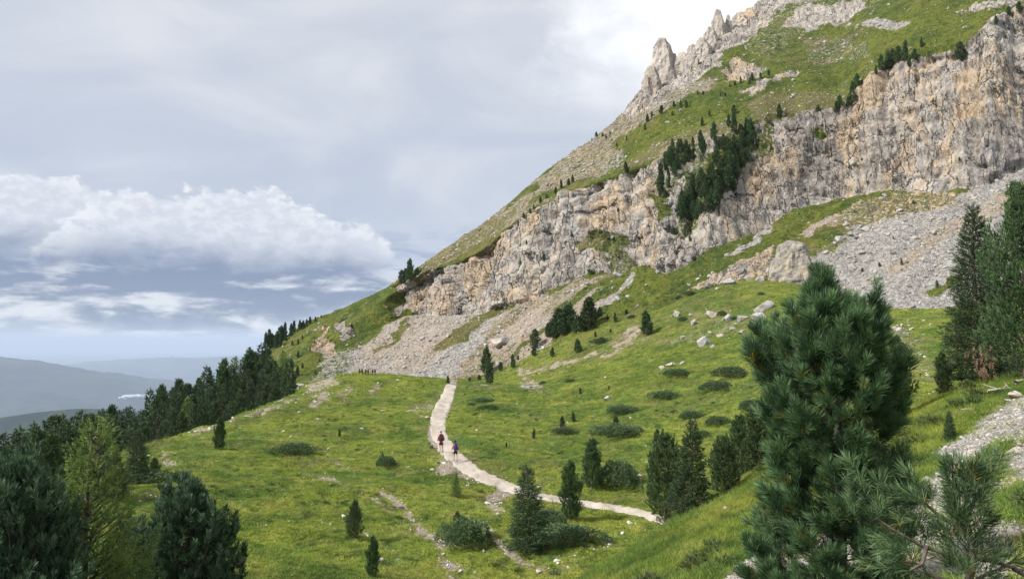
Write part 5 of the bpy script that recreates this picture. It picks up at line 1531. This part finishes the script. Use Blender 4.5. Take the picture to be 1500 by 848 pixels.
hiker(646,664,1.80,.12,'hiker in red shirt, dark red shorts and violet cap walking up the path',flat_mat('red_shirt',(.40,.03,.03)),flat_mat('dark_red_shorts',(.17,.012,.03)),flat_mat('black_pack',(.028,.032,.045)),flat_mat('violet_cap',(.16,.15,.30)),'cap',
      'dark grey backpack on the back of the hiker in dark red shorts','trekking pole of the hiker in dark red shorts',True)
hiker(667,676.5,1.64,.25,'hiker in orange shirt and black shorts with dark hair on the path',flat_mat('orange_shirt',(.62,.075,.02)),flat_mat('black_shorts',(.016,.016,.02)),flat_mat('blue_pack',(.022,.055,.19)),flat_mat('dark_hair',(.03,.018,.012)),'hair',
      'blue backpack on the back of the hiker in black shorts','trekking pole of the hiker in black shorts',False)

# ------------------------------------------------------------------ benches, posts and dead wood
M_WOOD = flat_mat('brown_boards', (.085, .05, .032), .85, .35)
M_PALEWOOD = flat_mat('weathered_post', (.30, .27, .23), .9, .3)
def board(name, a_, b_, wd_, th_, parent, mat, up=(0, 0, 1)):
    """a sawn board from a to b"""
    A_, B_ = Vector(a_), Vector(b_)
    d = (B_ - A_).normalized(); s_ = d.cross(Vector(up)).normalized() if abs(d.dot(Vector(up))) < .99 else Vector((1, 0, 0)); t_ = s_.cross(d)
    V = []
    for q in (A_, B_):
        for i, j in ((-1, -1), (1, -1), (1, 1), (-1, 1)):
            V.append(q + s_ * wd_ / 2 * i + t_ * th_ / 2 * j)
    return mesh_obj(name, [tuple(v) for v in V], [(0,3,2,1),(4,5,6,7),(0,1,5,4),(1,2,6,5),(2,3,7,6),(3,0,4,7)], mat, parent)
def bench(u, v, label):
    p = hit_px(u, v, [meadow])
    e = empty('wooden_bench', (p.x, p.y, p.z - .02), .15)
    tag(e, label, 'bench')
    for k in range(2):
        board('back_board', (-.19 + .38 * k, -.18, .36), (-.19 + .38 * k, -.30, .92), .24, .035, e, M_WOOD, (0, 1, 0))
    for k in range(3):
        board('seat_board', (-.34, -.06 + .17 * k, .38), (.34, -.06 + .17 * k, .38), .15, .04, e, M_WOOD)
    board('rail', (-.34, -.20, .60), (.34, -.20, .60), .035, .09, e, M_WOOD)
    for sx in (-.28, .28):
        board('leg', (sx, -.12, -.1), (sx, -.12, .40), .07, .07, e, M_WOOD, (0, 1, 0))
        board('leg', (sx, .26, -.1), (sx, .26, .40), .07, .07, e, M_WOOD, (0, 1, 0))
bench(528.5,548.6,'brown wooden bench on the hilltop, nearest the pale posts')
bench(537.5,548.6,'brown wooden bench on the hilltop, middle of three in a row')
bench(547.5,548.8,'brown wooden bench on the hilltop, farthest from the pale posts')
def post(u, v, h, w_, label, mat):
    p = hit_px(u, v, [meadow])
    rngp = np.random.default_rng(int(u))
    V, f = tube([(0, 0, -.2), (.01, 0, h * .5), (.03, .01, h)], (w_, w_ * .9, w_ * .8), 7)
    e = empty('wooden_post', (p.x, p.y, p.z)); tag(e, label, 'post')
    mesh_obj('shaft', V, f, mat, e, smooth=True)
    V, f = tube([(.03, .01, h), (.03, .01, h + .05)], (w_ * .95, .01), 7)
    mesh_obj('cap', V, f, mat, e)
post(503.5,550,1.35,.07,'pale weathered post on the hilltop, farther from the benches',M_PALEWOOD)
post(515,549.5,1.30,.07,'pale weathered post on the hilltop, next to the benches',M_PALEWOOD)
post(666.5,559.5,.8,.06,'dark trail marker post at the top of the path',M_WOOD)
def dead_wood(name, u, v, L, rz, rad, label, sheets, twigs, seed):
    p = hit_px(u, v, sheets)
    r_ = np.random.default_rng(seed)
    e = empty(name, (p.x, p.y, p.z + rad), rz); tag(e, label, 'dead wood')
    t_ = np.linspace(0, 1, 8)
    pth = np.stack([(t_ - .5) * L, np.cumsum(r_.normal(0, .02 * L, 8)), .05 * L * np.sin(t_ * 3)], -1)
    V, f = tube(pth, rad * (1 - .65 * t_), 7); mesh_obj('stem', V, f, M_DRY, e, smooth=True)
    for k in range(twigs):
        q = pth[2 + k % 6]
        d = np.array([r_.normal(.5, .4), r_.normal(0, .7), abs(r_.normal(.4, .3))]) * L * .22
        V, f = tube([q, q + d * .5 + r_.normal(0, .01, 3), q + d], (rad * .4, rad * .28, rad * .1), 5); mesh_obj('twig', V, f, M_DRY, e, smooth=True)
dead_wood('fallen_branch',1474,574,1.1,.25,.035,'grey fallen branch lying in the grass below the tall dark pine',[near],5,3)
dead_wood('fallen_branch',1426,602,.55,-.9,.022,'short pale stick lying in the hillside grass',[near],1,6)
dead_wood('fallen_branch',1496,562,.7,.6,.05,'gnarled grey root stump in the grass at the foot of the tall dark pine',[near],6,9)
# the withered brown bough low on the tall spruce
p = hit_px(1418, 566, GROUNDS)
a, b = ray(1448, 500); YD = TALL.location.y - 1.3
rng = np.random.default_rng(44)
q0 = np.array([a * YD, YD, b * YD])
V, f = tube([q0 + (-.0, .5, .2), q0 + (-.1, .1, -.05), q0 + (-.25, 0, -.5), q0 + (-.35, -.05, -1.0)], (.03, .025, .018, .008), 5)
Pp = q0 + np.stack([-rng.random(90) * .5 + .12, rng.normal(0, .15, 90), -rng.random(90) * 1.05], -1)
V2, f2, t2 = shoots(Pp, unit(np.stack([rng.normal(0, .2, 90), rng.normal(0, .2, 90), -np.ones(90)], -1)), np.full(90, .15), 12, .1, .014, rng, False)
inv = TALL.matrix_basis.inverted()
def loc_(V):
    return np.array([tuple(inv @ Vector(v)) for v in V])
bo = mesh_obj('dead_bough', loc_(V2), f2, M_DEAD, TALL); attr(bo, 'tint', t2)
bo['label'] = 'withered brown bough hanging low'

# ------------------------------------------------------------------ the air
mh = bpy.data.materials.new('haze_air')
mh.use_nodes = True
hn = N(mh.node_tree)
pv = hn.node('ShaderNodeVolumePrincipled', ins={'Color': (0.62, 0.75, 0.96), 'Density': HAZE, 'Anisotropy': 0.0})
ho = hn.node('ShaderNodeOutputMaterial')
hn.t.links.new(pv.outputs[0], ho.inputs['Volume'])
mh.cycles.volume_sampling = 'DISTANCE'
S_, B_, T_ = 95000, -1700, 290
hv = [(x, y, z) for z in (B_, T_) for y in (-S_, S_) for x in (-S_, S_)]
haze = mesh_obj('haze', hv, [(0,2,3,1),(4,5,7,6),(0,1,5,4),(2,6,7,3),(0,4,6,2),(1,3,7,5)], mh, kind='stuff')
